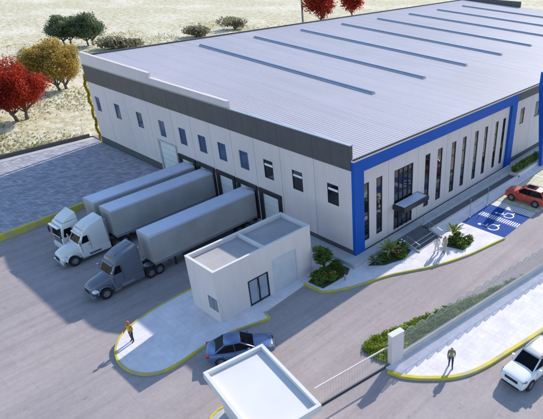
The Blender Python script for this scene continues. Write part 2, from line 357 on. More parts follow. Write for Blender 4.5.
    def mesh(s, name, mats, smooth=False, recalc=True):
        me = bpy.data.meshes.new(name)
        me.from_pydata([(x*S, y*S, z*S) for x, y, z in s.v], [], s.f)
        if not isinstance(mats, (list, tuple)): mats = [mats]
        for mt in mats: me.materials.append(M[mt] if isinstance(mt, str) else mt)
        if len(mats) > 1: me.polygons.foreach_set('material_index', s.m)
        if recalc:
            bm = bmesh.new(); bm.from_mesh(me); bmesh.ops.recalc_face_normals(bm, faces=bm.faces); bm.to_mesh(me); bm.free()
        if smooth: me.polygons.foreach_set('use_smooth', [True]*len(me.polygons))
        me.update(); return me
    def build(s, name, mats, parent=None, loc=None, rot=None, smooth=False, bevel=0, seg=2, subsurf=0, recalc=True):
        o = bpy.data.objects.new(name, s.mesh(name, mats, smooth, recalc)); COL.objects.link(o)
        if parent: o.parent = parent
        if loc: o.location = Vector(loc)*S
        if rot: o.rotation_euler = rot
        if bevel:
            b = o.modifiers.new('bevel', 'BEVEL'); b.width = bevel*S; b.segments = seg; b.limit_method = 'ANGLE'; b.angle_limit = 0.6
            try: b.harden_normals = False
            except Exception: pass
        if subsurf:
            u = o.modifiers.new('sub', 'SUBSURF'); u.levels = u.render_levels = subsurf
        return o
def inst(mesh, name, parent, loc=(0, 0, 0), rot=None):
    o = bpy.data.objects.new(name, mesh); COL.objects.link(o); o.parent = parent; o.location = Vector(loc)*S
    if rot: o.rotation_euler = rot
    return o
def tag(o, label=None, cat=None, group=None, kind=None):
    if label: o['label'] = label
    if cat: o['category'] = cat
    if group: o['group'] = group
    if kind: o['kind'] = kind
    return o
def thing(name, label, cat, loc=(0, 0, 0), rz=0, group=None):
    o = bpy.data.objects.new(name, None); COL.objects.link(o); o.location = Vector(loc)*S; o.rotation_euler = (0, 0, rz)
    o.empty_display_size = 0.3
    return tag(o, label, cat, group)
def copy_tree(o, parent=None):
    c = o.copy(); COL.objects.link(c); c.parent = parent
    for ch in [k for k in bpy.data.objects if k.parent == o]: copy_tree(ch, c)
    return c

# ================================================================== THE SETTING
def sst(a, b, x):
    t = min(1, max(0, (x-a)/(b-a))); return t*t*(3-2*t)
def yard_z(x, y):
    if x > 0.3: return 0.0
    return -1.1*sst(2.5, 10, y)*(1-0.58*sst(22.6, 28, y))
# ground: field all round with the site cut out
m = MB(); R0 = 1600; X0, X1, Y0, Y1 = -120, 130, -100, 49.3
m.add([(-R0, Y1, 0), (R0, Y1, 0), (R0, R0, 0), (-R0, R0, 0)], [(0, 1, 2, 3)])
m.add([(-R0, -R0, 0), (R0, -R0, 0), (R0, Y0, 0), (-R0, Y0, 0)], [(0, 1, 2, 3)])
m.add([(-R0, Y0, 0), (X0, Y0, 0), (X0, Y1, 0), (-R0, Y1, 0)], [(0, 1, 2, 3)])
m.add([(X1, Y0, 0), (R0, Y0, 0), (R0, Y1, 0), (X1, Y1, 0)], [(0, 1, 2, 3)])
tag(m.build('ground', 'field'), kind='structure')
m = MB(); xs = [X0, -60, -30, -20, -10, -0.01, 0.31, 30, X1]; ys = [Y0, -50, -20, -5, 2.5]+[2.5+0.5*i for i in range(1, 53)]+[40, Y1]
V = [(x, y, yard_z(x, y)) for y in ys for x in xs]; nx = len(xs)
m.add(V, [(j*nx+i, j*nx+i+1, (j+1)*nx+i+1, (j+1)*nx+i) for j in range(len(ys)-1) for i in range(nx-1)])
tag(m.build('yard', 'yard'), kind='structure')

def smooth_poly(pts, it=2, closed=True):
    for _ in range(it):
        q = []
        n = len(pts)
        for i in range(n if closed else n-1):
            a, b = pts[i], pts[(i+1) % n]
            q += [(a[0]*.75+b[0]*.25, a[1]*.75+b[1]*.25), (a[0]*.25+b[0]*.75, a[1]*.25+b[1]*.75)]
        if not closed: q = [pts[0]]+q+[pts[-1]]
        pts = q
    return pts
def ribbon(line, w, z0, z1, m=None):
    """kerb along a polyline, w to the left side"""
    m = m or MB(); n = len(line); L = []
    for i in range(n):
        a = Vector(line[max(i-1, 0)]); b = Vector(line[min(i+1, n-1)]); d = (b-a).normalized(); L.append(Vector((-d.y, d.x)))
    secs = []
    for i, (x, y) in enumerate(line):
        q = L[i]*w
        zl = z0(x, y) if callable(z0) else z0
        zt = z1(x, y) if callable(z1) else z1
        secs.append([(x, y, zl), (x, y, zt-.03), (x+q.x*.12, y+q.y*.12, zt), (x+q.x*.88, y+q.y*.88, zt), (x+q.x, y+q.y, zt-.03), (x+q.x, y+q.y, zl)])
    return m.loft(secs)

# --- paved area left of the warehouse
kerbN = [(-60, 27.2), (-40, 27.3), (-26, 27.5), (-18.5, 27.75), (-16.2, 27.9), (-13.8, 28.2), (-10.2, 28.7), (-6, 28.9), (-0.1, 28.95)]
m = MB(); m.prism([(-120, 27.3)]+kerbN+[(-0.1, 47.6), (-120, 49.0)], -1.2, 0.03)
tag(m.build('paved_area', 'pavers'), kind='structure')
m = MB(); m.prism([(-120, 49.02), (-0.1, 47.62), (-0.1, 48.6), (-120, 50.2)], -0.6, 0.06)
tag(m.build('concrete_strip', 'concrete'), kind='structure')
m = ribbon([(-60, 27.2-.35), (-40, 27.3-.35), (-26, 27.5-.35), (-18.5, 27.75-.35), (-16.2, 27.9-.32), (-13.8, 28.2-.3), (-10.2, 28.7-.28), (-6, 28.9-.25), (-0.1, 28.95-.25)], 0.36, -1.2, 0.14)
tag(m.build('kerb', 'kerb'), kind='structure')

# --- island with the utility building
tip = [(-10.5, 6.5), (-13.9, 6.45), (-16.1, 6.1), (-17.7, 5.4), (-18.6, 4.4), (-19.1, 3.1), (-19.05, 1.7), (-18.5, 0.6), (-17.6, 0.05), (-16.4, 0.0), (-15.0, 0.2), (-13.3, 0.2), (-11.6, -0.3), (-9.95, -0.85)]
tip = smooth_poly(tip, 2, False)
isl = [(-0.0, 6.5)]+tip+[(-9.75, -0.05), (-5.3, 0.35), (-5.3, 0.8), (-3.6, 0.9), (-3.0, 0.9), (-0.0, 0.9)]
m = MB(); m.prism(isl, -1.3, 0.12)
tag(m.build('island_pavement', 'pave_white'), kind='structure')
m = ribbon([(-3.6, 6.5)]+tip+[(-9.77, -0.08), ], -0.17, lambda x, y: yard_z(x, y)-.15, 0.16)
tag(m.build('kerb', 'kerb'), kind='structure')

# --- pavement in front of the offices
kf = [(-5.28, 0.38), (-5.1, -1.4), (-4.2, -2.2), (-2.66, -2.95), (-0.13, -3.75), (1.6, -4.75), (3.23, -5.75), (5.2, -6.55), (7.18, -7.2), (9.82, -7.7), (11.46, -8.05)]
kfs = [kf[0]]+smooth_poly(kf[1:], 2, False)
m = MB(); m.prism(kfs+[(11.46, -3.4), (60, -3.4), (60, 0), (-3.0, 0), (-3.0, 0.85), (-5.28, 0.78)], -0.3, 0.12)
tag(m.build('front_pavement', 'pave_white'), kind='structure')
m = ribbon(kfs, -0.17, -0.3, 0.16)
tag(m.build('kerb', 'kerb'), kind='structure')

# --- street side pavement outside the fence
ks = [(-8.35, -10.75), (-8.1, -11.7), (-7.5, -12.7), (-6.0, -14.3), (-4.3, -15.05), (-1.9, -15.55), (1.9, -16.4), (12, -18.2), (40, -22.6)]
ks = [ks[0]]+smooth_poly(ks[1:], 2, False)
FA = Vector((-7.3, -10.62)); FD = Vector((16.1, -2.3)).normalized()         # fence line
fend = FA+FD*52
m = MB(); m.prism(ks+[(fend.x, fend.y), (FA.x-1.05, FA.y+.15)], -0.3, 0.12)
tag(m.build('street_pavement', 'pave_white'), kind='structure')
m = ribbon(ks, -0.30, -0.3, 0.17)
tag(m.build('kerb', 'kerb'), kind='structure')

# --- parking: blue accessible bays, hatching, cream bays
m = MB(); m.prism([(18.3, -8.1), (29.6, -8.3), (60, -8.8), (60, -3.5), (18.3, -3.5)], -0.2, 0.012)
pk = tag(m.build('parking_area', 'parking'), kind='structure')
for x in (21.2, 24.1, 27.0, 29.9, 32.8):
    m = MB(); m.prism([(x-.05, -8.0), (x+.05, -8.0), (x+.05, -3.6), (x-.05, -3.6)], 0.013, 0.018); m.build('bay_line', 'paintwhite', pk)
def bay(x0, x1, y0, y1, skew=0.0):
    m = MB(); m.prism([(x0-skew, y0), (x1-skew, y0), (x1, y1), (x0, y1)], -0.15, 0.010)
    b = tag(m.build('accessible_bay', 'paintblue'), kind='structure')
    return b
def stroke(m, pts, w, z=0.016):
    pts = [Vector(p) for p in pts]; n = len(pts); L = []
    for i in range(n):
        d = (pts[min(i+1, n-1)]-pts[max(i-1, 0)]).normalized(); q = Vector((-d.y, d.x))*w/2
        L.append([(pts[i].x+q.x, pts[i].y+q.y, z), (pts[i].x-q.x, pts[i].y-q.y, z), (pts[i].x-q.x, pts[i].y-q.y, z-.006), (pts[i].x+q.x, pts[i].y+q.y, z-.006)])
    m.loft(L)
def wheelchair(parent, cx, cy, k):
    def T(L): return [(cx+k*x, cy+k*y) for x, y in L]
    m = MB(); w = .13*k
    stroke(m, T([(-.12+.52*math.cos(a), -.35+.52*math.sin(a)) for a in [math.radians(t) for t in range(130, 375, 15)]]), w)   # wheel
    stroke(m, T([(-.30, .72), (-.22, .05), (.34, .05), (.56, -.62), (.78, -.55)]), w)                       # back, seat, leg
    stroke(m, T([(-.26, .38), (.20, .38)]), w*.85)                                                        # arm
    ang = [2*math.pi*i/12 for i in range(12)]
    m.prism(T([(-.34+.17*math.cos(a), 1.0+.17*math.sin(a)) for a in ang]), .010, .016)
    m.build('wheelchair_symbol', 'paintwhite', parent)
b1 = bay(11.75, 14.15, -8.0, -3.48, 0.1); wheelchair(b1, 12.85, -5.9, 1.0)
b2 = bay(15.05, 16.95, -8.0, -3.48, 0.1); wheelchair(b2, 15.95, -5.9, 0.92)
for (x0, x1) in ((14.15, 15.05), (16.95, 18.2)):
    m = MB(); m.prism([(x0, -8.0), (x1, -8.0), (x1, -3.48), (x0, -3.48)], -.15, 0.006)
    h = tag(m.build('hatched_aisle', 'paintblue' if x0 < 15 else 'concrete'), kind='structure')
    y = -7.95
    while y < -3.75:
        m = MB(); m.prism([(x0+.03, y), (x1-.03, y+.02), (x1-.03, y+.13), (x0+.03, y+.11)], .007, .012); m.build('hatch_stripe', 'paintwhite', h); y += .225

# ================================================================== WAREHOUSE
WH = thing('warehouse', 'large pale grey warehouse with blue framed office front, charcoal band and ribbed metal roof', 'warehouse')
LY = 45.7; LX = 88.0
ZB0, ZB1 = 8.08, 10.12
def roofz(y): return 9.08+0.0435*y
# solid core behind the cladding
m = MB(); m.box(0.22, LX-.2, 0.22, LY-.2, -1.3, 9.0); m.build('core_wall', 'darkconc', WH)
# loading side cladding panels (face x = 0)
winY = [(1.5, 2.8), (5.82, 7.15), (9.75, 11.05), (13.35, 14.72), (16.85, 18.18), (20.25, 21.62), (23.9, 25.22), (28.07, 29.33), (32.92, 34.22), (38.22, 39.52), (43.4, 44.62)]
WZ0, WZ1 = 4.52, 6.34
joints = [0.0, 4.28, 8.62, 12.27, 15.77, 19.27, 22.67, 26.35, 31.2, 36.3, 41.4, LY]
docks = [(22.85, 26.05), (19.40, 22.55), (15.88, 19.05), (12.42, 15.62), (8.90, 12.10)]
for i in range(len(joints)-1):
    a, b = joints[i]+.022, joints[i+1]-.022
    holes = [(y0, y1, WZ0, WZ1) for y0, y1 in winY if a < y0 and y1 < b]
    for y0, y1 in docks:
        c0, c1 = max(a, y0+.3), min(b, y1-.3)
        if c1-c0 > .5 and y0 > a-1 and y1 < b+1: holes.append((c0, c1, 0.0, 2.9))
    if a < 27 and b > 29: holes.append((26.55, 29.95, -.2, 3.83))
    m = MB(); m.panel(a, b, 0.86 if i not in (2, 3, 4, 5, 6, 7) else -0.3, ZB0-.02, holes, .2, 'x', 0.0, 1)
    m.build('wall_panel', 'wall', WH)
# plinth along the loading side
for a, b in ((-0.02, 8.6), (30.1, LY)):
    m = MB(); m.box(-.05, .2, a, b, -1.3, .84); m.build('plinth', 'plinth', WH)
m = MB(); m.box(-.04, .2, 8.6, 30.1, -1.3, -.32); m.build('dock_base', 'concrete', WH)
# charcoal band, cladding sheets
for i in range(len(joints)-1):
    a, b = joints[i]+.012, joints[i+1]-.012
    m = MB(); m.box(-.07, .2, a, b, ZB0, ZB1); m.build('band_panel', 'band', WH)
m = MB(); m.box(-.12, .28, -.02, LY+.02, ZB1+.002, ZB1+.07); m.build('band_coping', 'steel', WH)
# raised parapet over the far half
for ya, yb, za, zb in ((29.4, LY+.05, 11.36, 11.58), (15.5, 29.39, 10.78, 10.86)):
    m = MB(); pts = [(ya, ZB1+.075), (yb, ZB1+.075), (yb, zb), (ya, za)]
    m.add([(-.03, y, z) for y, z in pts]+[(.25, y, z) for y, z in pts], [(0, 1, 2, 3), (7, 6, 5, 4), (0, 4, 5, 1), (1, 5, 6, 2), (2, 6, 7, 3), (3, 7, 4, 0)])
    m.build('parapet', 'wall', WH)
    m = MB(); m.bar((.11, ya-.03, za+.025), (.11, yb+.0, zb+.025), .34, .045); m.build('parapet_coping', 'white', WH)
# inner face of the band parapet
# windows
def window_mesh(w, h, d=.08, t=.07):
    m = MB(); m.box(0, d, 0, t, 0, h).box(0, d, w-t, w, 0, h).box(0, d, t, w-t, 0, t).box(0, d, t, w-t, h-t, h); return m
wm = window_mesh(1.32, 1.82).mesh('window', 'frame')
wm2 = window_mesh(1.32, 1.82, t=.05).mesh('window', 'glass_blue')
pane_d = MB().box(.05, .09, .06, 1.26, .06, 1.76).mesh('pane', 'glass_dark'); pane_b = MB().box(.05, .09, .04, 1.28, .04, 1.78).mesh('pane', 'glass_blue')
mul = MB().box(.02, .07, .06, 1.26, 1.16, 1.21).mesh('mullion', 'frame'); blind = MB().box(.03, .049, .08, 1.24, 1.22, 1.42).mesh('blind', 'blind')
for i, (y0, y1) in enumerate(winY):
    dk = i < 3
    wo_ = inst(wm if dk else wm2, 'window', WH, (.02 if dk else .06, y0, WZ0))
    inst(pane_d if dk else pane_b, 'pane', wo_)
    if dk: inst(mul, 'mullion', wo_); inst(blind, 'blind', wo_)
# docks: black shelters with white sectional doors
for y0, y1 in docks:
    m = MB(); t = .42; z1 = 3.24; m.box(-.16, .0, y0, y0+t, -.3, z1-t).box(-.16, .0, y1-t, y1, -.3, z1-t).box(-.19, .0, y0-.02, y1+.02, z1-t, z1)
    d = m.build('dock_shelter', 'black', WH, bevel=.03)
    for k in range(5):
        m = MB(); m.box(.06, .12, y0+t-.02, y1-t+.02, -.3+k*.65+.01, -.3+(k+1)*.65-.01); m.build('door_panel', 'panelwhite', d)
    for yy in (y0+t+.1, y1-t-.4):
        m = MB(); m.box(-.3, -.05, yy, yy+.3, -.62, -.34); m.build('dock_bumper', 'black', d)
# grade-level sectional door
m = MB(); m.box(-.12, .0, 29.95, 30.2, -.5, 4.0).box(-.12, .0, 26.35, 26.55, -.5, 4.0).box(-.12, .0, 26.55, 29.95, 3.83, 4.0)
d = m.build('sectional_door', 'concrete', WH)
for k in range(6):
    m = MB(); m.box(.05, .12, 26.56, 29.94, -.3+k*.68+.015, -.3+(k+1)*.68-.015); m.build('door_panel', 'panelwhite', d)
# front: blue frame
CX1 = 27.1
m = MB(); m.box(-.02, 1.12, -.32, .0, 0.05, 7.82); m.build('blue_column', 'blue', WH)
m = MB(); m.box(25.95, CX1, -.32, .0, 0.05, 7.82); m.build('blue_column', 'blue', WH)
m = MB(); m.box(-.02, CX1, -.32, .0, 7.82, 8.80); m.build('blue_band', 'blue', WH)
# front panels with tall windows
tall = [(1.34, 2.08), (3.0, 3.80), (10.0, 10.78), (12.0, 12.82), (14.42, 15.2), (16.4, 17.1), (18.75, 19.45), (20.7, 21.38), (23.0, 23.62), (24.65, 25.28)]
TZ0, TZ1 = 1.15, 6.5
ENT = (5.42, 8.15)
fj = [1.12, 4.62, 8.92, 13.55, 17.92, 22.05, 25.95]
for i in range(len(fj)-1):
    a, b = fj[i]+.02, fj[i+1]-.02
    holes = [(x0, x1, TZ0, TZ1) for x0, x1 in tall if a < x0 and x1 < b]
    if i == 1: holes = [(ENT[0], ENT[1], .52, 6.38)]
    m = MB(); m.panel(a, b, .3, 7.80, holes, .2, 'y', 0.0, 1); m.build('wall_panel', 'wall', WH)
def tallwin(x0, x1, z0, z1, bars):
    w, h = x1-x0, z1-z0; m = MB(); t = .08
    m.box(0, t, 0, .09, 0, h).box(w-t, w, 0, .09, 0, h).box(t, w-t, 0, .09, 0, t).box(t, w-t, 0, .09, h-t, h)
    o = m.build('window', 'frame', WH, (x0, .03, z0))
    zs = [t]+list(bars)+[h-t]
    for q in bars: MB().box(t, w-t, .005, .085, q-.04, q+.04).build('transom', 'frame', o)
    for a, b in zip(zs[:-1], zs[1:]): MB().box(t, w-t, .05, .08, a+.03, b-.03).build('pane', 'glass_dark', o)
    return o
for x0, x1 in tall: tallwin(x0, x1, TZ0, TZ1, (1.1, 2.35, 3.9))
# entrance glazing
ew = ENT[1]-ENT[0]; m = MB(); h = 5.86
m.box(0, .1, 0, .12, 0, h).box(ew-.1, ew, 0, .12, 0, h).box(.1, ew-.1, 0, .12, h-.1, h)
eo = m.build('entrance_glazing', 'frame', WH, (ENT[0], .02, .52))
for x in (ew*.27, ew*.5, ew*.75): MB().box(x-.045, x+.045, .0, .11, 0, h-.1).build('mullion', 'frame', eo)
for z in (2.25, 3.6, 5.0): MB().box(.1, ew-.1, .012, .1, z-.05, z+.05).build('transom', 'frame', eo)
xs_ = [.1, ew*.27-.045, ew*.27+.045, ew*.5-.045, ew*.5+.045, ew*.75-.045, ew*.75+.045, ew-.1]
for i in range(0, 8, 2):
    for a, b in ((.0, 2.2), (2.3, 3.55), (3.65, 4.95), (5.05, h-.1)): MB().box(xs_[i], xs_[i+1], .06, .09, a, b).build('pane', 'glass_dark', eo)
for x in (ew*.5-.14, ew*.5+.14): MB().tube([(x, -.04, .8), (x, -.04, 1.5)], .025, 6).build('door_handle', 'steel', eo)
m = MB(); m.box(5.2, 8.95, -1.35, -.02, 2.78, 3.22); cn = m.build('entrance_canopy', 'frame', WH, bevel=.02)
MB().box(5.42, 8.73, -1.2, -.12, 3.222, 3.26).build('canopy_roof', 'trailertop', cn)
# front wall right of the blue frame
fr = [CX1, 31.6, 36.2, 41, 46, 51, 56, 61, 66, 71, 76, 81, LX]
rw = [(28.75, 29.75), (32.6, 33.9)]+[(x+1.4, x+2.7) for x in fr[2:-1]]
for i in range(len(fr)-1):
    a, b = fr[i]+.02, fr[i+1]-.02
    holes = [(x0, x1, 4.85, 6.72) for x0, x1 in rw if a < x0 and x1 < b]
    m = MB(); m.panel(a, b, 1.0, 7.76, holes, .2, 'y', 0.0, 1); m.build('wall_panel', 'wall', WH)
    m = MB(); m.box(a-.01, b+.01, -.07, .2, 7.78, 8.80); m.build('band_panel', 'band', WH)
for i, (x0, x1) in enumerate(rw):
    w = x1-x0; m = MB(); m.box(0, .06, 0, .1, 0, 1.87).box(w-.06, w, 0, .1, 0, 1.87).box(.06, w-.06, 0, .1, 0, .06).box(.06, w-.06, 0, .1, 1.81, 1.87)
    o = m.build('window', 'frame', WH, (x0, .03, 4.85)); MB().box(.06, w-.06, .04, .07, .06, 1.81).build('pane', 'glass_dark' if i == 0 else 'glass_blue', o)
m = MB(); m.box(CX1, LX, -.05, .2, 0, .98); m.build('plinth', 'plinth', WH)
# back and right walls
m = MB(); m.box(.2, LX-.2, LY-.2, LY, -.2, roofz(LY)-.1); m.build('back_wall', 'wall', WH)
m = MB(); m.box(LX-.2, LX, 0.2, LY-.2, -.2, 9.0); m.build('end_wall', 'wall', WH)
m = MB(); m.add([(LX-.1, .2, 9.0), (LX-.1, LY, 9.0), (LX-.1, LY, roofz(LY)), (LX-.1, .2, roofz(0)-.05)], [(0, 1, 2, 3)]); m.build('gable_wall', 'wall', WH)
m = MB(); m.box(LX-.05, LX+.25, 31, LY, roofz(31)-.6, roofz(LY)+.55); m.build('parapet', 'band', WH)
m = MB(); m.box(.1, LX, LY-.22, LY+.08, roofz(LY)-.2, roofz(LY)+.16); m.build('rear_parapet', 'plinth', WH)
# ribbed roof
m = MB(); xs = []; x = .02; zz = []
while x < LX-.3:
    xs += [x, x+.20, x+.235, x+.295, x+.33]; zz += [0, 0, .018, .018, 0]; x += .35
rows = [-.18, 15, 30, LY-.25]
V = [(xs[i], y, roofz(y)+zz[i]) for y in rows for i in range(len(xs))]; n = len(xs)
m.add(V, [(j*n+i, j*n+i+1, (j+1)*n+i+1, (j+1)*n+i) for j in range(len(rows)-1) for i in range(n-1)])
m.build('roof', 'roof', WH)
m = MB(); m.box(.0, LX, -.30, -.19, 8.99, 9.11); m.build('gutter', 'frame', WH)
m = MB(); m.box(.0, LX, -.26, .15, 8.81, 8.98); m.build('eave_fascia', 'white', WH)
# skylights
k = 0
for i in range(9):
    x = 14.45+9.15*i
    y0, y1 = 10.1, 41.6-.25*i
    if x > LX-2: break
    m = MB(); z0, z1 = roofz(y0), roofz(y1)
    m.hexa([(x-.27, y0, z0), (x+.27, y0, z0), (x+.27, y1, z1), (x-.27, y1, z1)], [(x-.27, y0, z0+.15), (x+.27, y0, z0+.15), (x+.27, y1, z1+.15), (x-.27, y1, z1+.15)])
    so = m.build('ridge_skylight', 'skyframe', WH)
    m = MB(); m.hexa([(x-.24, y0+.04, z0+.153), (x+.24, y0+.04, z0+.153), (x+.24, y1-.04, z1+.153), (x-.24, y1-.04, z1+.153)], [(x-.09, y0+.1, z0+.27), (x+.09, y0+.1, z0+.27), (x+.09, y1-.1, z1+.27), (x-.09, y1-.1, z1+.27)])
    m.build('glazing', 'skylight', so)
# slanted blue portal at the right
m = MB(); pts = [(-3.05, .1), (-2.75, .1), (-1.3, 9.2), (-1.3, 10.9), (-2.05, 10.9)]
m.add([(29.75, y, z) for y, z in pts]+[(30.25, y, z) for y, z in pts], [(0, 1, 2, 3, 4), (9, 8, 7, 6, 5)]+[(i, 5+i, 5+(i+1) % 5, (i+1) % 5) for i in range(5)])
m.build('blue_portal_leg', 'blue', WH)

# ================================================================== raised walk, stairs, ramp
PZ = 0.48
m = MB(); m.prism([(-1.25, 6.4), (-.06, 6.4), (-.06, -.33), (CX1, -.33), (CX1, -.06), (60, -.06), (60, -1.25), (-1.25, -1.25)], -.2, PZ)
tag(m.build('raised_walk', 'concrete'), kind='structure')
ST = thing('entrance_stairs', 'dark entrance stairs with pale sloping side walls below the glazed doors', 'stairs', (4.45, -1.25, 0))
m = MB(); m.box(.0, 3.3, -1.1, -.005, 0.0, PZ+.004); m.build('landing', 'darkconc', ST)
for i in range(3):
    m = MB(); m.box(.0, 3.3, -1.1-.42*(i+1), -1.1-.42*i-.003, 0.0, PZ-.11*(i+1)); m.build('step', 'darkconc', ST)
    m = MB(); m.box(.02, 3.28, -1.1-.42*(i+1)-.006, -1.1-.42*(i+1)+.10, PZ-.11*(i+1)+.001, PZ-.11*(i+1)+.012); m.build('nosing', 'concrete', ST)
for x in (-.103, 3.303):
    m = MB(); m.add([(x, -1.0, 0), (x, -1.0, PZ+.1), (x, -2.55, .20), (x, -2.55, 0), (x+.1, -1.0, 0), (x+.1, -1.0, PZ+.1), (x+.1, -2.55, .20), (x+.1, -2.55, 0)],
                    [(0, 1, 2, 3), (7, 6, 5, 4), (0, 4, 5, 1), (1, 5, 6, 2), (2, 6, 7, 3)]); m.build('side_wall', 'concrete', ST)
    xx = x+.05; m = MB(); m.tube([(xx, -1.1, PZ+.05), (xx, -1.1, PZ+.75), (xx, -2.5, .85), (xx, -2.5, .15)], .014, 6); m.build('handrail', 'steel', ST)
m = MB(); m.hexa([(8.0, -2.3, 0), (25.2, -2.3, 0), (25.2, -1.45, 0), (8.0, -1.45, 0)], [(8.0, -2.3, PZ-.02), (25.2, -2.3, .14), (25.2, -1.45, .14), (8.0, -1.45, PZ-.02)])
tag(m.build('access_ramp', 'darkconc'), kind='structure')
m = MB(); m.box(8.0, 25.2, -1.45, -1.253, 0, PZ+.1); tag(m.build('ramp_wall', 'concrete'), 'low concrete wall between ramp and raised walk', 'wall')
m = MB(); m.hexa([(8.0, -2.55, 0), (25.2, -2.55, 0), (25.2, -2.3, 0), (8.0, -2.3, 0)], [(8.0, -2.55, PZ+.02), (25.2, -2.55, .30), (25.2, -2.3, .30), (8.0, -2.3, PZ+.02)])
tag(m.build('ramp_wall', 'white'), 'low pale wall between dark ramp and sunlit pavement', 'wall')
rl = thing('handrail', 'thin steel handrail running along the dark access ramp', 'handrail', (8.2, -1.35, PZ+.1))
for i in range(9): MB().tube([(0, 0, 0), (0, 0, .8)], .02, 6).build('rail_post', 'steel', rl, (i*2.05, 0, 0))
MB().tube([(0, 0, .8), (16.4, 0, .8)], .022, 6).build('top_rail', 'steel', rl)
# hedge in a planter at the right
hp = P(497, 171, .5)
m = MB(); m.box(24.9, 31.5, -2.55, -1.30, 0.0, .55); tag(m.build('planter', 'white'), 'long pale concrete planter holding the clipped hedge', 'planter')

# ================================================================== UTILITY BUILDING
UB = thing('utility_building', 'small white flat-roofed utility building with glass double door beside the truck bays', 'building', (-12.5, 1.2, .12))
UW, UD, UH = 8.85, 3.4, 4.2
m = MB(); m.panel(0, UW, 0, UH, [(2.58, 4.42, 0.0, 2.2), (4.85, 7.3, .0, 2.95)], .14, 'y', 0, 1); m.build('wall', 'white', UB)
m = MB(); m.box(.0, UW, UD-.14, UD, -1.3, UH); m.build('wall', 'white', UB)
m = MB(); m.panel(.142, UD-.142, -.1, UH, [(.12, 1.22, .85, 1.95)], .14, 'x', 0, 1); m.build('wall', 'white', UB)
m = MB(); m.box(UW-.14, UW, .142, UD-.142, -.1, UH); m.build('wall', 'white', UB)
for (x0, x1, y0, y1) in ((-.02, UW+.02, -.02, .17), (-.02, UW+.02, UD-.17, UD+.02), (-.02, .17, .172, UD-.172), (UW-.17, UW+.02, .172, UD-.172)):
    m = MB(); m.box(x0, x1, y0, y1, UH+.002, UH+.09); m.build('coping', 'roofwhite', UB)
m = MB(); m.box(.14, UW-.14, .14, UD-.14, UH-.5, UH-.28); m.build('roof', 'roofpink', UB)
m = MB(); m.box(4.40, 4.54, .175, UD-.175, UH-.275, UH+.06); m.build('roof_divider', 'roofwhite', UB)
m = MB(); m.box(.2, UW-.2, .2, .26, 0, UH-.6); m.build('inner_wall', 'darkconc', UB)
m = MB(); m.box(2.58, 2.68, -.02, .12, 0, 2.2).box(4.32, 4.42, -.02, .12, 0, 2.2).box(2.68, 4.32, -.02, .12, 2.1, 2.2).box(3.44, 3.56, -.02, .12, 0, 2.1)
for a, b in ((2.68, 3.44), (3.56, 4.32)): m.box(a, b, -.01, .11, 0, .12)
gd = m.build('double_door', 'frame', UB)
for a, b in ((2.7, 3.43), (3.57, 4.3)): MB().box(a, b, .03, .06, .13, 2.09).build('pane', 'glass_door', gd)
for x in (3.38, 3.62): MB().tube([(x, -.06, .85), (x, -.06, 1.35)], .02, 6).build('door_handle', 'steel', gd)
m = MB(); m.box(4.85, 4.93, .0, .13, 0, 2.95).box(7.22, 7.3, .0, .13, 0, 2.95).box(4.93, 7.22, .0, .13, 2.85, 2.95)
rd = m.build('roller_door', 'doorgrey', UB)
sl = MB().add([(0, .05, 0), (2.28, .05, 0), (2.28, .03, .1), (0, .03, .1), (2.28, .05, .19), (0, .05, .19), (0, .10, 0), (2.28, .10, 0), (2.28, .10, .19), (0, .10, .19)], [(0, 1, 2, 3), (3, 2, 4, 5), (6, 7, 8, 9), (0, 3, 5, 9, 6), (1, 7, 8, 4, 2), (0, 6, 7, 1), (5, 4, 8, 9)]).mesh('slat', 'doorgrey')
for k in range(15): inst(sl, 'slat', rd, (4.935, 0, k*.19))
m = MB(); m.box(.0, .1, .12, 1.22, .85, .93).box(.0, .1, .12, 1.22, 1.87, 1.95).box(.0, .1, .12, .2, .93, 1.87).box(.0, .1, 1.14, 1.22, .93, 1.87).box(.0, .1, .64, .70, .93, 1.87)
lv = m.build('louvre_vent', 'fencedark', UB); lm = MB().hexa([(.0, .2, 0), (.10, .2, .06), (.10, 1.14, .06), (.0, 1.14, 0)], [(.0, .2, .02), (.10, .2, .08), (.10, 1.14, .08), (.0, 1.14, .02)]).mesh('slat', 'steel')
for k in range(9): inst(lm, 'slat', lv, (0, 0, .94+k*.1))

# ================================================================== GUARD HOUSE
ga = math.atan2(-.62, 3.65)
GH = thing('guard_house', 'white guard house with rimmed flat roof beside the sliding gate', 'building', (-17.64, -5.03, 0), ga)
GW, GL = 3.70, 6.12
m = MB(); m.box(0, GW, -GL, 0, 2.66, 2.86); m.build('roof', 'roofwhite', GH)
for (x0, x1, y0, y1) in ((0, GW, -.2, 0), (0, GW, -GL, -GL+.2), (0, .2, -GL+.2, -.2), (GW-.2, GW, -GL+.2, -.2)):
    m = MB(); m.box(x0, x1, y0, y1, 2.862, 3.12); m.build('roof_rim', 'roofwhite', GH, bevel=.015)
m = MB(); m.panel(.55, GW-.4, .1, 2.66, [(1.0, GW-.9, 1.0, 2.1)], .12, 'y', -.6, -1); wl = m.build('wall', 'white', GH)
m = MB(); m.box(1.0, GW-.9, -.7, -.66, 1.0, 2.1); m.build('window', 'glass_dark', GH)
m = MB(); m.box(.55, .67, -GL+.6, -.722, .1, 2.66); m.build('wall', 'white', GH)
m = MB(); m.box(GW-.52, GW-.4, -GL+.6, -.722, .1, 2.66); m.build('wall', 'white', GH)
m = MB(); m.box(.55, GW-.4, -GL+.48, -GL+.6, .1, 2.66); m.build('wall', 'white', GH)
m = MB(); m.box(GW-.398, GW-.36, -3.0, -2.1, .12, 2.2); m.build('door', 'frame', GH)
c, s_ = math.cos(ga), math.sin(ga)
gp = [(-.35, -.9), (-.15, -.45), (.3, -.25), (GW-.75, -.25), (GW-.35, -.5), (GW-.25, -.9), (GW-.25, -GL-1.5), (-.35, -GL-1.5)]
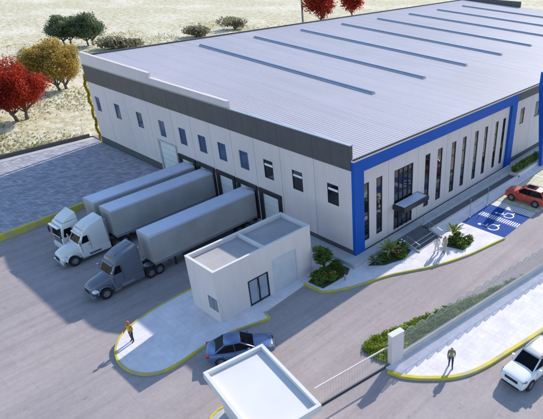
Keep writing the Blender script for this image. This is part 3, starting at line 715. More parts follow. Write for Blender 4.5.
gpw = [(-17.64+c*x-s_*y, -5.03+s_*x+c*y) for x, y in gp]
m = MB(); m.prism(gpw, -.2, .10); tag(m.build('guard_island', 'concrete'), kind='structure')
m = ribbon(gpw+[gpw[0]], .16, -.2, .15); tag(m.build('kerb', 'kerb'), kind='structure')

# ================================================================== GATE, PILLAR, FENCE
PL = thing('gate_pillar', 'square white rendered gate pillar where fence and sliding gate meet', 'pillar', (-7.42, -10.52, 0), math.atan2(-.17, .91))
MB().box(-.5, .5, -.2, .2, 0, 2.34).build('shaft', 'white', PL, bevel=.01)
MB().box(-.53, .53, -.23, .23, 2.342, 2.42).build('cap', 'roofwhite', PL, bevel=.015)
G0 = Vector((-13.5, -9.45)); G1 = Vector((-7.98, -10.42)); gl = (G1-G0).length
GT = thing('sliding_gate', 'low pale sliding gate with thin bars across the driveway', 'gate', (G0.x, G0.y, 0), math.atan2(G1.y-G0.y, G1.x-G0.x))
MB().box(0, gl, -.035, .035, 1.56, 1.64).build('top_rail', 'white', GT)
MB().box(0, gl, -.03, .03, .08, .16).build('bottom_rail', 'fencedark', GT)
bmsh = MB().tube([(0, 0, .16), (0, 0, 1.56)], .006, 5).mesh('bar', 'fencemetal')
nb = int(gl/.2)
for i in range(nb): inst(bmsh, 'bar', GT, (.06+i*.2, 0, 0))
MB().box(-.3, gl+.3, -.07, .07, .004, .02).build('ground_track', 'frame', GT)
FN = thing('boundary_fence', 'pale metal picket fence with hooped tops on a low concrete wall', 'fence', (FA.x+.5, FA.y-.07, 0), math.atan2(FD.y, FD.x))
FLN = 26.0
MB().box(-.2, FLN, -.14, .14, .0, .42).build('base_wall', 'concrete', FN)
MB().box(-.2, FLN, -.17, .17, .422, .48).build('wall_coping', 'concrete', FN)
pick = {}
per = .98; npick = 9
for k in range(int(FLN/per)):
    for j in range(npick):
        u = (j+.5)/npick
        hgt = 1.55+.30*math.sin(math.pi*u)
        key = min(j, npick-1-j)
        if key not in pick: pick[key] = MB().tube([(0, 0, .48), (0, 0, .48+hgt)], .013, 5).mesh('picket', 'fencemetal')
        inst(pick[key], 'picket', FN, (k*per+u*per, 0, 0))
hoop = MB().tube([(per*u, 0, 1.86+.42*math.sin(math.pi*u)**.7) for u in [i/10 for i in range(11)]], .019, 6).mesh('hoop', 'fencemetal')
for k in range(int(FLN/per)): inst(hoop, 'hoop', FN, (k*per, 0, 0))
for z in (.62, 1.80): MB().box(0, FLN, -.012, .012, z, z+.025).build('rail', 'fencedark', FN)

# ================================================================== VEGETATION
def leaves(m, centres, n, size, rng, squash=1.0, shell=0.5, flat=0.0):
    """n leaf quads spread through the ellipsoid lobes (x,y,z,rx,rz)"""
    wts = np.array([c[3]**2*c[4] for c in centres]); wts = wts/wts.sum()
    idx = rng.choice(len(centres), n, p=wts)
    C = np.array(centres)[idx]
    d = rng.normal(size=(n, 3)); d /= np.linalg.norm(d, axis=1)[:, None]
    r = shell+(1-shell)*rng.random(n)**0.6
    r *= 1+.12*rng.normal(size=n)
    pos = C[:, :3]+d*r[:, None]*np.stack([C[:, 3], C[:, 3], C[:, 4]], 1)
    pos[:, 2] = np.maximum(pos[:, 2], .03)
    a = rng.normal(size=(n, 3)); a[:, 2] *= (1-flat); a /= np.linalg.norm(a, axis=1)[:, None]
    b = np.cross(a, rng.normal(size=(n, 3))); b /= np.linalg.norm(b, axis=1)[:, None]
    s = size*(.6+.8*rng.random(n))[:, None]
    Q = np.stack([pos-a*s, pos-b*s*.55, pos+a*s, pos+b*s*.55], 1).reshape(-1, 3)
    o = len(m.v); m.v.extend(map(tuple, Q.tolist())); m.f.extend((o+4*i, o+4*i+1, o+4*i+2, o+4*i+3) for i in range(n)); m.m.extend([0]*n)
def tree(label, cat, base, H, R, trunk_h, mat, seed, n=3500, leaf=.30, stems=1, group=None, name='tree', lobes=24, wide=1.0):
    rng = np.random.default_rng(seed); t = thing(name, label, cat, base, 0, group)
    cz = trunk_h+(H-trunk_h)*.5; ch = (H-trunk_h)*.5
    m = MB()
    for k in range(stems):
        ox = (k-(stems-1)/2)*R*.28; oy = rng.normal()*.15*(stems > 1)
        lean = rng.normal(size=2)*.25
        r0 = .022*H+.04
        top = (ox*1.5+lean[0], oy+lean[1], cz)
        m.tube([(ox, oy, -.1), (ox*1.05+lean[0]*.2, oy, trunk_h*.55), (ox*1.2+lean[0]*.6, oy+lean[1]*.5, trunk_h*1.05), top], [r0*1.3, r0, r0*.8, r0*.35], 7)
        for j in range(6):
            a = rng.random()*6.28; zz = trunk_h*(.85+.35*rng.random())
            m.tube([(ox*1.15, oy, zz), (ox+math.cos(a)*R*.35, oy+math.sin(a)*R*.35, zz+ch*.35), (ox+math.cos(a)*R*.7, oy+math.sin(a)*R*.7, zz+ch*(.6+.5*rng.random()))], [r0*.5, r0*.3, r0*.1], 5)
    m.build('trunk', 'bark', t, smooth=True)
    C = []
    for k in range(lobes):
        a = rng.random()*6.28; v = rng.random()*2-1; rr = math.sqrt(max(0, 1-v*v*.85))*(.45+.35*rng.random())
        C.append((math.cos(a)*rr*R*wide, math.sin(a)*rr*R, cz+v*ch*.68, R*(.20+.22*rng.random()), ch*(.20+.2*rng.random())))
    C.append((0, 0, cz-.08*ch, R*.74, ch*.72)); C.append((-.2*R, .1*R, cz-.2*ch, R*.66, ch*.55)); C.append((.25*R, -.1*R, cz-.15*ch, R*.62, ch*.55))
    m = MB(); leaves(m, C, n, leaf, rng, shell=.35, flat=.3)
    m.build('crown', mat, t, recalc=False)
    return t
tree('scarlet maple in the field, its crown low and broad at the left edge', 'tree', P(23, 120.5), 9.0, 4.7, 1.2, 'leaf_red', 3, 30000, .135, 2, name='maple_tree')
tree('scarlet maple half cut off by the left edge of the picture', 'tree', P(-6, 121.5), 9.4, 4.4, 1.7, 'leaf_red', 5, 20000, .135, 1, name='maple_tree')
tree('ochre and gold tree beside the far corner of the warehouse', 'tree', P(63, 89.5), 9.2, 4.5, .7, 'leaf_orange', 8, 26000, .15, 2, name='autumn_tree')
tree('smaller olive gold tree between the scarlet maple and the ochre tree', 'tree', P(42, 90.5), 8.0, 3.9, .8, 'leaf_orange', 12, 15000, .15, 1, name='autumn_tree')
tree('dark green tree standing left of its twin beyond the ochre tree', 'tree', P(68, 46), 7.6, 5.0, 1.2, 'leaf_dark', 15, 15000, .19, 2, name='evergreen_tree', wide=.9)
tree('dark green tree nearest the roof corner, behind the ochre tree', 'tree', P(91, 45.5), 7.8, 5.0, 1.2, 'leaf_dark', 16, 15000, .19, 2, name='evergreen_tree', wide=.9)
tree('bright red tree beyond the roof edge, next to the bare pole', 'tree', P(321, 26), 13.5, 5.4, 2, 'leaf_red', 21, 6000, .32, 1, name='maple_tree')
tree('smaller bright red tree beyond the roof, right of the other red one', 'tree', P(352, 21), 12, 4.2, 2, 'leaf_red', 23, 5000, .32, 1, name='maple_tree')
def shrub(label, base, R, H, mat, seed, n=500, leaf=.10, name='shrub', group=None, flowers=None, cat='shrub'):
    rng = np.random.default_rng(seed); t = thing(name, label, cat, base, 0, group)
    m = MB()
    for k in range(5):
        a = rng.random()*6.28; m.tube([(0, 0, -.05), (math.cos(a)*R*.3, math.sin(a)*R*.3, H*.45), (math.cos(a)*R*.6, math.sin(a)*R*.6, H*.8)], [.03*R+.01, .02*R+.008, .006], 5)
    m.build('stem', 'bark', t)
    C = [(math.cos(a)*R*.5*q, math.sin(a)*R*.5*q, H*(.35+.3*rng.random()), R*(.4+.25*rng.random()), H*.36) for a, q in [(rng.random()*6.28, rng.random()) for _ in range(7)]]
    m = MB(); leaves(m, C, n, leaf, rng, shell=.4); m.build('foliage', mat, t, recalc=False)
    if flowers:
        for k in range(6):
            a = rng.random()*6.28; rr = R*.6*rng.random()
            m = MB(); m.lathe([(0, -.06), (.07, -.03), (.09, .02), (.05, .06), (0, .05)], (math.cos(a)*rr, math.sin(a)*rr, H*(.7+.25*rng.random())), 'z', 6); m.build('flower', flowers, t)
    return t
for i, (px, py, R, H, lb) in enumerate([(112, 49, 5.5, 3.4, 'pale olive scrub bush beside the dark green trees'), (128, 48, 4.0, 2.6, 'low pale scrub bush right of the larger olive one'), (196, 37, 4.6, 3.0, 'grey green scrub bush peeping over the roof edge, left of two'), (235, 29.5, 5.0, 3.6, 'darker scrub bush peeping over the roof edge, right of two')]):
    shrub(lb, P(px, py), R, H, 'leaf_olive', 40+i, 1500, .30, name='scrub_bush')
def palmlet(label, base, H, R, mat, seed, n=16, name='palm_plant'):
    rng = np.random.default_rng(seed); t = thing(name, label, 'plant', base)
    MB().tube([(0, 0, -.05), (.02, 0, H*.35), (0, .02, H*.5)], [.05, .045, .035], 6).build('trunk', 'bark', t)
    for k in range(n):
        a = 6.283*k/n+rng.normal()*.15; e = .5+.9*rng.random(); L = R*(.8+.4*rng.random())
        m = MB(); V = []
        for q in range(6):
            u = q/5; r = L*u*math.cos(e*.55); z = H*.5+L*(1.25*math.sin(e)*u-.5*u*u); wd = .10*R*(math.sin(math.pi*min(1, u*.92+.08)))+.006
            cx, cy = math.cos(a)*r, math.sin(a)*r
            V += [(cx-math.sin(a)*wd, cy+math.cos(a)*wd, z-.03), (cx, cy, z), (cx+math.sin(a)*wd, cy-math.cos(a)*wd, z-.03)]
        m.add(V, [(3*q+j, 3*q+j+1, 3*q+j+4, 3*q+j+3) for q in range(5) for j in range(2)])
        m.build('frond', mat, t, recalc=False)
    return t
# planting beds
def bed(poly, z=.13):
    m = MB(); m.prism(poly, -.05, z+.03); return tag(m.build('planting_bed', 'bedgreen'), kind='structure')
bed([(-5.0, .30), (-4.85, -1.25), (-2.2, -1.35), (-1.45, -.9), (-1.45, .6), (-3.2, .75)])
bed([(-.1, -1.75), (1.2, -1.6), (4.2, -1.6), (4.2, -3.0), (2.7, -3.4), (.8, -2.75)])
bed([(8.6, -4.0), (9.25, -6.3), (7.15, -6.45), (6.75, -5.0)])
sh = [(-4.35, -.55, .62, .75), (-3.6, -.95, .6, .7), (-3.4, -.2, .65, .8), (-2.6, -.75, .6, .7), (-2.3, .0, .55, .75), (-4.3, .15, .5, .7)]
for i, (x, y, R, H) in enumerate(sh):
    R *= 1.18; H *= 1.05
    shrub(['leafy shrub at the bed corner nearest the yellow kerb', 'shrub with small pink flowers in the middle of the corner bed', 'green shrub at the foot of the small tree', 'shrub at the right end of the corner bed', 'shrub against the raised walk in the corner bed', 'shrub beside the utility building in the corner bed'][i], (x, y, .15), R, H, 'leaf_green', 60+i, 900, .085, flowers='flower' if i == 1 else None)
tree('small green tree between the utility building and the raised walk', 'tree', (-3.0, .55, .15), 2.5, .95, .5, 'leaf_green', 71, 2200, .09, 1, name='small_tree', lobes=9)
palmlet('spiky dark agave in the shaded bed left of the palms', (.4, -2.1, .15), .5, .75, 'leaf_dark', 3, 20, name='agave_plant')
palmlet('pale lime palm in the bed left of the stairs', (2.3, -2.1, .15), .9, 1.05, 'leaf_lime', 4, 30)
for i, (x, y, R, H, mt, fl, lb) in enumerate([(3.7, -2.3, .78, 1.0, 'leaf_green', 'petalwhite', 'rounded green bush with white blooms beside the stairs'), (2.75, -2.9, .75, .65, 'leaf_green', 'flower', 'low green bush with red blooms left of the rounded bush'), (1.5, -2.3, .8, .6, 'leaf_green', None, 'low dark bush between the agave and the lime palm')]):
    shrub(lb, (x, y, .15), R, H, mt, 80+i, 900, .08, flowers=fl)
palmlet('pale feathery palm at the back of the square bed by the blue bay', (8.2, -4.7, .15), 1.5, .95, 'leaf_lime', 6, 30)
for i, (x, y, R, H, lb) in enumerate([(7.5, -5.15, .7, .6, 'green shrub at the left corner of the square bed'), (8.25, -5.6, .75, .65, 'green shrub in the middle of the square bed'), (8.7, -5.95, .65, .5, 'green shrub at the front right of the square bed'), (7.55, -6.0, .65, .55, 'green shrub at the front left of the square bed'), (8.75, -4.85, .5, .55, 'green shrub below the feathery palm')]):
    shrub(lb, (x, y, .15), R, H, 'leaf_green', 90+i, 800, .08, flowers='petalwhite' if i == 1 else None)
# hedge, vine, ground cover, tufts
rng = np.random.default_rng(7)
m = MB(); C = [(25.2+.42*i, -1.92, .95, .46, .42) for i in range(15)]; leaves(m, C, 3600, .11, rng, shell=.55)
tag(m.build('hedge', 'leaf_green', recalc=False), 'clipped green hedge in the long planter at the right', 'hedge')
m = MB(); C = [(-.05+.12*math.sin(i*1.7), 46.15, .5+.5*i, .15, .45) for i in range(17)]; leaves(m, C, 3500, .10, rng, shell=.2)
tag(m.build('climbing_plant', 'leaf_yellow', recalc=False), 'yellow green climber up the far corner of the warehouse', 'plant')
gpoly = smooth_poly([(-7.75, -7.7), (-5.25, -8.45), (-2.3, -9.3), (2.0, -10.75), (4.9, -11.7), (6.8, -12.2), (6.8, -12.4), (4, -11.95), (0, -11.35), (-4, -10.75), (-6.4, -10.4), (-7.4, -10.25), (-8.0, -10.2), (-8.15, -9.2)], 2)
m = MB(); m.prism(gpoly, -.1, .14); tag(m.build('verge', 'verge'), kind='structure')
def inpoly(x, y, poly):
    c = False; n = len(poly)
    for i in range(n):
        x1, y1 = poly[i]; x2, y2 = poly[i-1]
        if (y1 > y) != (y2 > y) and x < (x2-x1)*(y-y1)/(y2-y1)+x1: c = not c
    return c
m = MB(); C = []
while len(C) < 420:
    x, y = rng.uniform(-8, 7), rng.uniform(-12.7, -7.8)
    if inpoly(x, y, gpoly): C.append((x, y, .16, .22+.1*rng.random(), .07+.10*rng.random()))
leaves(m, C, 24000, .055, rng, shell=.3)
tag(m.build('ground_cover', 'leaf_grass', recalc=False), 'bright green ground cover behind the picket fence', 'ground cover', kind='stuff')
m = MB(); n = 60000
u = rng.random((n, 2)); X = -60+u[:, 0]*150; Y = 50.5+(u[:, 1]**1.8)*85
d = np.sin(X*.21+1.3*np.sin(Y*.13))*np.cos(Y*.17+X*.05)+rng.normal(size=n)*.45
keep = d > .25; X = X[keep]; Y = Y[keep]; n = len(X)
hh = .07+.16*rng.random(n); a = rng.random(n)*6.28; ww = .06+.12*rng.random(n)
for k in range(n):
    x, y = X[k], Y[k]
    for q in range(2):
        aa = a[k]+q*1.5; c_, s2 = math.cos(aa)*ww[k], math.sin(aa)*ww[k]
        m.add([(x-c_, y-s2, 0), (x+c_, y+s2, 0), (x+c_*.5+s2*.5, y+s2*.5, hh[k]), (x-c_*.6+s2*.3, y-s2*.6, hh[k]*.8)], [(0, 1, 2, 3)])
tag(m.build('grass_tufts', 'leaf_dry', recalc=False), 'dry pale grass tufts over the open field', 'grass', kind='stuff')

# --- boundary wall and wire fence at the field edge
BWX = thing('boundary_wall', 'low dark boundary wall with thin fence posts along the field', 'wall', (0, 48.75, 0), math.atan2(-1.6, 120))
MB().box(-90, -.3, 0.02, .22, 0, .52).build('base', 'plinth', BWX)
pmh = MB().tube([(0, 0, .5), (0, 0, 1.9)], .03, 5).mesh('post', 'fencemetal')
for i in range(20): inst(pmh, 'post', BWX, (-1-2.6*i, .12, 0))
for z in (.9, 1.4, 1.85): MB().tube([(-60, .12, z), (-.5, .12, z)], .008, 4).build('wire', 'fencemetal', BWX)
up = P(303, 24)
UP = thing('utility_pole', 'tall thin grey pole beyond the roof beside the red tree', 'pole', up)
MB().tube([(0, 0, -.2), (0, 0, 7), (0, 0, 17)], [.32, .27, .2], 8).build('shaft', 'fencedark', UP)
MB().bar((-1.2, 0, 16.2), (1.2, 0, 16.2), .16).build('cross_arm', 'fencedark', UP)
for i, (px, py) in enumerate([(469.5, 217), (487, 205)]):
    b = P(px, py, .12)
    t = thing('sign_post', ['thin steel post at the head of the nearer blue bay', 'thin steel post at the head of the farther blue bay'][i], 'post', b)
    MB().tube([(0, 0, 0), (0, 0, 1.9)], .03, 6).build('shaft', 'steel', t); MB().lathe([(.0, .0), (.09, .0), (.09, .03), (0, .04)], (0, 0, 0), 'z', 10).build('foot', 'steel', t)
t = thing('standpipe', 'short grey standpipe with black cap by the corner of the raised walk', 'standpipe', (-2.9, -1.75, .12))
MB().tube([(0, 0, 0), (0, 0, .62)], .07, 8).build('pipe', 'steel', t); MB().lathe([(0, .9), (.08, .88), (.13, .78), (.13, .66), (.05, .6)], (0, 0, 0), 'z', 10).build('cap', 'black', t); MB().tube([(0, 0, .55), (-.16, -.08, .5)], .04, 6).build('outlet', 'steel', t)

# ================================================================== VEHICLES
def wheel(parent, x, y, r, w, rimr, side, mesh_cache={}, dual=False):
    key = (round(r, 3), round(w, 3), side)
    if key not in mesh_cache:
        t = MB(); h = w/2
        t.lathe([(rimr, -h), (r*.93, -h), (r, -h*.7), (r, h*.7), (r*.93, h), (rimr, h)], (0, 0, 0), 'y', 24)
        q = MB(); o = side*h
        q.lathe([(0.0, o*.55), (rimr*.25, o*.6), (rimr*.3, o*.35), (rimr*.85, o*.35), (rimr*.92, o*.95), (rimr*1.02, o*.98), (rimr*1.02, -o*.9)], (0, 0, 0), 'y', 20)
        sp = MB()
        for k in range(5):
            a = 6.283*k/5; sp.bar((rimr*.12*math.cos(a), o*.75, rimr*.12*math.sin(a)), (rimr*.95*math.cos(a), o*.85, rimr*.95*math.sin(a)), rimr*.3, h*.25, up=(0, 1, 0))
        mesh_cache[key] = (t.mesh('tyre', 'tyre', True), q.mesh('rim', 'rim', False), sp.mesh('spokes', 'rim'))
    wo = bpy.data.objects.new('wheel', mesh_cache[key][0]); COL.objects.link(wo); wo.parent = parent; wo.location = Vector((x, y, r))*S
    inst(mesh_cache[key][1], 'rim', wo)
    if not dual: inst(mesh_cache[key][2], 'spokes', wo)
    return wo
def section(x, hw, zb, zt, crown=.04):
    pts = [(0, zb), (.80, zb), (.95, zb+.07*(zt-zb)+.03), (1.0, zb+.35*(zt-zb)), (1.0, zb+.62*(zt-zb)), (.965, zb+.84*(zt-zb)), (.86, zt-.02), (.6, zt+crown*.6), (0, zt+crown)]
    right = [(x, -u*hw, z) for u, z in pts]; left = [(x, u*hw, z) for u, z in pts[1:-1]][::-1]
    return right+left
def car(name, label, loc, rz, paintm, st):
    t = thing(name, label, 'car', loc, rz); W = st['w']
    m = MB(); m.loft([section(*q) for q in st['secs']]); m.build('body', paintm, t, smooth=True, subsurf=1)
    gb, gr = st['belt'], st['roof']            # (x_front,x_rear,hw,z)
    xf, xr, hb, zb = gb; rf, rr, hr, zr = gr
    lo = [(xf, -hb*.86, zb), (xf, hb*.86, zb), (xr, hb*.9, zb), (xr, -hb*.9, zb)]; hi = [(rf, -hr*.95, zr-.03), (rf, hr*.95, zr-.03), (rr, hr*.95, zr-.05), (rr, -hr*.95, zr-.05)]
    xm = (xf+xr)*.5
    lo6 = [(xf, -hb*.84, zb), (xf, hb*.84, zb), (xm, hb, zb), (xr, hb*.88, zb), (xr, -hb*.88, zb), (xm, -hb, zb)]
    rm = (rf+rr)*.5
    hi6 = [(rf, -hr*.93, zr-.04), (rf, hr*.93, zr-.04), (rm, hr, zr-.02), (rr, hr*.93, zr-.06), (rr, -hr*.93, zr-.06), (rm, -hr, zr-.02)]
    m = MB(); m.loft([lo6, hi6]); m.build('window_glass', 'glass_car', t)
    # roof skin
    def rr_pts(z, k): return [(rm+(p[0]-rm)*k, p[1]*k, p[2]+z) for p in hi6]
    m = MB(); m.loft([rr_pts(-.015, 1.035), rr_pts(.02, 1.03), rr_pts(.05, .88), rr_pts(.062, .5)]); m.build('roof', st.get('roofmat', paintm), t, smooth=True)
    for a, b in ((0, 0), (1, 1), (3, 3), (4, 4)):
        MB().bar(lo6[a], hi6[b], .075, .06).build('pillar', paintm, t)
    for q in st['bpil']:
        for s in (-1, 1):
            MB().bar((q, s*hb*.985, zb), (q-.06, s*hr*.985, zr-.05), .07, .05).build('pillar', 'frame', t)
    for wx in st['wheels']:
        for s in (-1, 1):
            MB().lathe([(st['wr']*1.13, -.02), (st['wr']*1.13, .012), (st['wr']*.5, .012)], (wx, s*(W-.012) if s > 0 else s*(W-.012), st['wr']), 'y', 24).build('wheel_arch', 'black', t)
            wheel(t, wx, s*(W-.085), st['wr'], .21, st['wr']*.66, s)
    x0 = st['secs'][0][0]; x1 = st['secs'][-1][0]
    for s in (-1, 1):
        zl = st['lampz']; hw = st['secs'][1][1]
        m = MB(); m.hexa([(x0+.0, s*hw*.55, zl-.07), (x0-.03, s*hw*.90, zl-.06), (x0-.36, s*hw*1.055, zl+.0), (x0-.30, s*hw*.6, zl-.02)], [(x0-.03, s*hw*.55, zl+.05), (x0-.06, s*hw*.90, zl+.06), (x0-.38, s*hw*1.045, zl+.09), (x0-.34, s*hw*.6, zl+.09)]); m.build('headlight', 'carlamp', t)
        m = MB(); m.box(x1-.005, x1+.22, min(s*hw*.55, s*hw*.98), max(s*hw*.55, s*hw*.98), st['tailz']-.07, st['tailz']+.07); m.build('tail_light', 'taillamp', t, bevel=.02)
        m = MB(); m.box(xf-.42, xf-.26, min(s*(W*.93), s*(W+.15)), max(s*(W*.93), s*(W+.15)), zb+.02, zb+.15); m.build('door_mirror', paintm, t, bevel=.03)
        for q in st['handles']: MB().box(q-.09, q+.09, s*W*.985-.015, s*W*.985+.015, zb-.16, zb-.13).build('door_handle', 'chrome', t)
        for q in st['seams']: MB().box(q-.008, q+.008, s*W*.988-.006, s*W*.988+.006, .32, zb-.03).build('door_seam', 'black', t)
    m = MB(); m.box(x0-.10, x0+.014, -hw*.54, hw*.54, st['lampz']-.2, st['lampz']+.01); m.build('grille', 'frame', t, bevel=.02)
    m = MB(); m.box(x0-.10, x0+.016, -hw*.7, hw*.7, .26, .38); m.build('air_intake', 'black', t, bevel=.02)
    m = MB(); m.box(x0-.02, x0+.02, -.22, .22, .42, .50); m.build('number_plate', 'blind', t)
    m = MB(); m.box(x1-.012, x1+.05, -.22, .22, st['tailz']-.2, st['tailz']-.1); m.build('number_plate', 'blind', t)
    if st.get('rails'):
        for s in (-1, 1): MB().tube([(rf-.1, s*hr*.86, zr+.05), (rf-.2, s*hr*.86, zr+.09), (rr+.25, s*hr*.86, zr+.07), (rr+.15, s*hr*.86, zr+.03)], .018, 6).build('roof_rail', 'frame', t)
    if st.get('sun'): MB().box(rm-.25, rf-.15, -hr*.6, hr*.6, zr+.045, zr+.066).build('sunroof', 'glass_car', t)
    return t
SED = dict(w=.88, secs=[(2.16, .64, .30, .56, .02), (2.10, .77, .21, .66, .03), (1.85, .82, .2, .73, .04), (1.35, .87, .2, .80, .05), (.75, .88, .2, .88, .05), (0, .88, .2, .90, .05), (-.9, .88, .2, .93, .05), (-1.5, .87, .2, .95, .05), (-1.9, .82, .22, .96, .04), (-2.1, .72, .3, .90, .03), (-2.15, .6, .38, .8, .02)],
           belt=(.85, -1.68, .80, .90), roof=(.05, -1.0, .62, 1.42), bpil=(-.35,), wheels=(1.32, -1.32), wr=.32, lampz=.64, tailz=.80, handles=(-.15, -1.05), seams=(.72, -.38, -1.15))
SUV = dict(w=.93, secs=[(2.13, .78, .34, .86, .01), (2.10, .86, .27, .95, .02), (1.9, .90, .25, 1.0, .04), (1.35, .92, .25, 1.04, .05), (.85, .93, .25, 1.08, .05), (0, .93, .25, 1.10, .05), (-.9, .93, .25, 1.12, .05), (-1.6, .92, .25, 1.13, .05), (-1.98, .90, .28, 1.12, .04), (-2.11, .86, .32, 1.06, .03), (-2.14, .8, .38, .98, .02)],
           belt=(.95, -2.02, .85, 1.08), roof=(.22, -1.72, .70, 1.66), bpil=(-.25, -1.2), wheels=(1.3, -1.32), wr=.37, lampz=.86, tailz=.98, handles=(-.1, -1.0), seams=(.75, -.3, -1.2), rails=True)
SUVW = dict(SUV); SUVW['roofmat'] = 'silverroof'; SUVW['bpil'] = (-.25, -1.2)
SUVR = dict(SUV); SUVR['sun'] = True
a = math.atan2(FD.y, FD.x)
fx = Vector((-4.75, -17.3)); ctr = fx+Vector((math.cos(a), math.sin(a)))*2.12
car('car', 'white sport utility car with dark glass at the kerb by the street pavement', (ctr.x, ctr.y, 0), a+math.pi, 'p_white', SUVW)
car('car', 'blue saloon car between the island and the guard house', (-13.42, -2.28, 0), math.radians(-33), 'p_bluecar', SED)
car('car', 'red sport utility car parked beside the hatched aisle', (20.05, -6.0, .012), math.radians(91), 'p_red', SUVR)

def tractor_conv(name, label, loc, rz, pmat):
    t = thing(name, label, 'truck', loc, rz)
    MB().box(-6.0, -.35, -.36, .36, .45, .72).build('chassis', 'chassis', t)
    def sec(x, hw, zb, zt, rd): return [(x, -hw, zb), (x, -hw, zt-rd), (x, -hw+rd*.35, zt-rd*.3), (x, -hw+rd*1.1, zt), (x, 0, zt+.05), (x, hw-rd*1.1, zt), (x, hw-rd*.35, zt-rd*.3), (x, hw, zt-rd), (x, hw, zb)]
    m = MB(); m.loft([sec(-.02, .50, .62, 1.18, .18), sec(-.12, .58, .55, 1.34, .2), sec(-.5, .66, .52, 1.50, .22), (sec(-1.2, .74, .52, 1.66, .24)), sec(-1.75, .82, .52, 1.78, .24)]); hd = m.build('hood', pmat, t, smooth=True)
    md = hd.modifiers.new('es', 'EDGE_SPLIT'); md.split_angle = .9
    for s in (-1, 1):    # fenders
        m = MB(); V = []; N = 10
        for i in range(N+1):
            an = math.radians(5+170*i/N); V.append((-.98-.64*math.cos(an), .58+.62*math.sin(an)))
        y0, y1 = sorted((s*.52, s*.965))
        secs = [[(x, y0, z), (x, y1, z-.03), (x*.86-.98*.14, y1, z*.86+.58*.14), (x*.86-.98*.14, y0, z*.86+.58*.14)] for x, z in V]
        m.loft(secs); m.build('fender', pmat, t, smooth=False, bevel=.04)
        m = MB(); m.hexa([(-.06, s*.52, .88), (-.16, s*.86, .86), (-.48, s*.92, .9), (-.3, s*.55, .9)], [(-.12, s*.52, 1.08), (-.22, s*.84, 1.05), (-.46, s*.88, 1.06), (-.34, s*.55, 1.08)]); m.build('headlight', 'lamp', t)
        wheel(t, -.98, s*.80, .47, .28, .27, s)
        for x in (-4.85, -5.6): wheel(t, x, s*.72, .47, .46, .27, s)
        m = MB(); m.tube([(-2.3, s*.74, .62), (-3.35, s*.74, .62)], .24, 14); m.build('fuel_tank', 'chrome', t)
        m = MB(); m.box(-2.15, -1.62, min(s*.62, s*.97), max(s*.62, s*.97), .38, .50); m.build('step', 'steel', t)
        m = MB(); m.box(-4.25, -1.7, min(s*.90, s*.955), max(s*.90, s*.955), .42, .98); m.build('side_skirt', pmat, t, bevel=.02)
        m = MB(); m.box(-1.72, -1.62, min(s*1.02, s*1.2), max(s*1.02, s*1.2), 1.75, 2.2); mo = m.build('mirror', 'chrome', t, bevel=.03)
        MB().tube([(-1.78, s*.88, 2.1), (-1.67, s*1.1, 2.1)], .018, 5).build('bracket', 'chassis', mo)
        # windows
        yy = s*.948
        m = MB(); m.add([(-1.86, yy+s*.004, 1.80), (-2.52, yy+s*.004, 1.80), (-2.52, yy-s*.035, 2.42), (-2.14, yy-s*.035, 2.42)], [(0, 1, 2, 3)]); m.build('side_window', 'glass_car', t)
        m = MB(); m.box(-1.80, -1.785, s*.953-.006, s*.953+.006, .98, 1.78).box(-2.60, -2.585, s*.953-.006, s*.953+.006, .98, 2.45); m.build('door_seam', 'chassis', t)
        MB().box(-2.55, -2.40, s*.965-.015, s*.965+.015, 1.52, 1.57).build('door_handle', 'chrome', t)
        MB().tube([(-4.36, s*.62, .7), (-4.36, s*.62, 3.05), (-4.44, s*.62, 3.2)], .07, 8).build('exhaust_stack', 'chrome', t)
    prof = [(-1.62, .55), (-1.62, 1.74), (-2.08, 2.50), (-2.28, 2.82), (-3.0, 3.22), (-4.22, 3.52), (-4.26, .55)]
    wf = lambda x, z: .95-.055*max(0, z-1.75)-.05*max(0, z-2.6)
    m = MB(); m.side(prof, lambda x, z: -wf(x, z), wf); m.build('cab', pmat, t, bevel=.10, seg=3, smooth=True)
    m = MB(); n_ = Vector((.76, 0, .46)).normalized()*.012
    q = [(-1.67, -.78, 1.80), (-1.67, .78, 1.80), (-2.02, .74, 2.40), (-2.02, -.74, 2.40)]
    m.hexa([tuple(Vector(p)-n_*2) for p in q], [tuple(Vector(p)+n_) for p in q]); m.build('windscreen', 'glass_car', t)
    MB().bar((-1.84, 0, 2.115), (-1.67, 0, 1.82), .03, .04).build('screen_divider', 'chassis', t)
    m = MB(); m.hexa([(-1.9, -.8, 2.50), (-1.9, .8, 2.50), (-2.15, .8, 2.50), (-2.15, -.8, 2.50)], [(-1.94, -.78, 2.57), (-1.94, .78, 2.57), (-2.2, .78, 2.62), (-2.2, -.78, 2.62)]); m.build('sun_visor', pmat, t, bevel=.02)
    m = MB(); m.hexa([(-2.55, -.30, 3.02), (-2.55, .30, 3.02), (-4.05, .34, 3.46), (-4.05, -.34, 3.46)], [(-2.6, -.24, 3.09), (-2.6, .24, 3.09), (-4.02, .30, 3.58), (-4.02, -.30, 3.58)]); m.build('roof_spine', pmat, t, bevel=.03)
    m = MB(); m.box(-.22, .06, -.9, .9, .28, .66); m.build('bumper', 'chrome' if pmat != 'p_truckblue' else 'p_truckblue', t, bevel=.07)
    g = MB().box(-.05, .012, -.42, .42, .68, 1.16).build('grille', 'chrome', t, bevel=.03)
    for k in range(6): MB().box(.012, .028, -.38, .38, .72+k*.07, .75+k*.07).build('grille_bar', 'frame', g)
    for k in range(5): MB().box(-2.36, -2.26, -.62+.3*k, -.54+.3*k, 2.80, 2.88).build('marker_lamp', 'amber', t)
    MB().lathe([(0, .80), (.45, .80), (.45, .72), (0, .72)], (-5.2, 0, 0), 'z', 14).build('fifth_wheel', 'steel', t)
    for x in (-4.85, -5.6): MB().tube([(x, -.6, .47), (x, .6, .47)], .09, 6).build('axle', 'chassis', t)
    return t
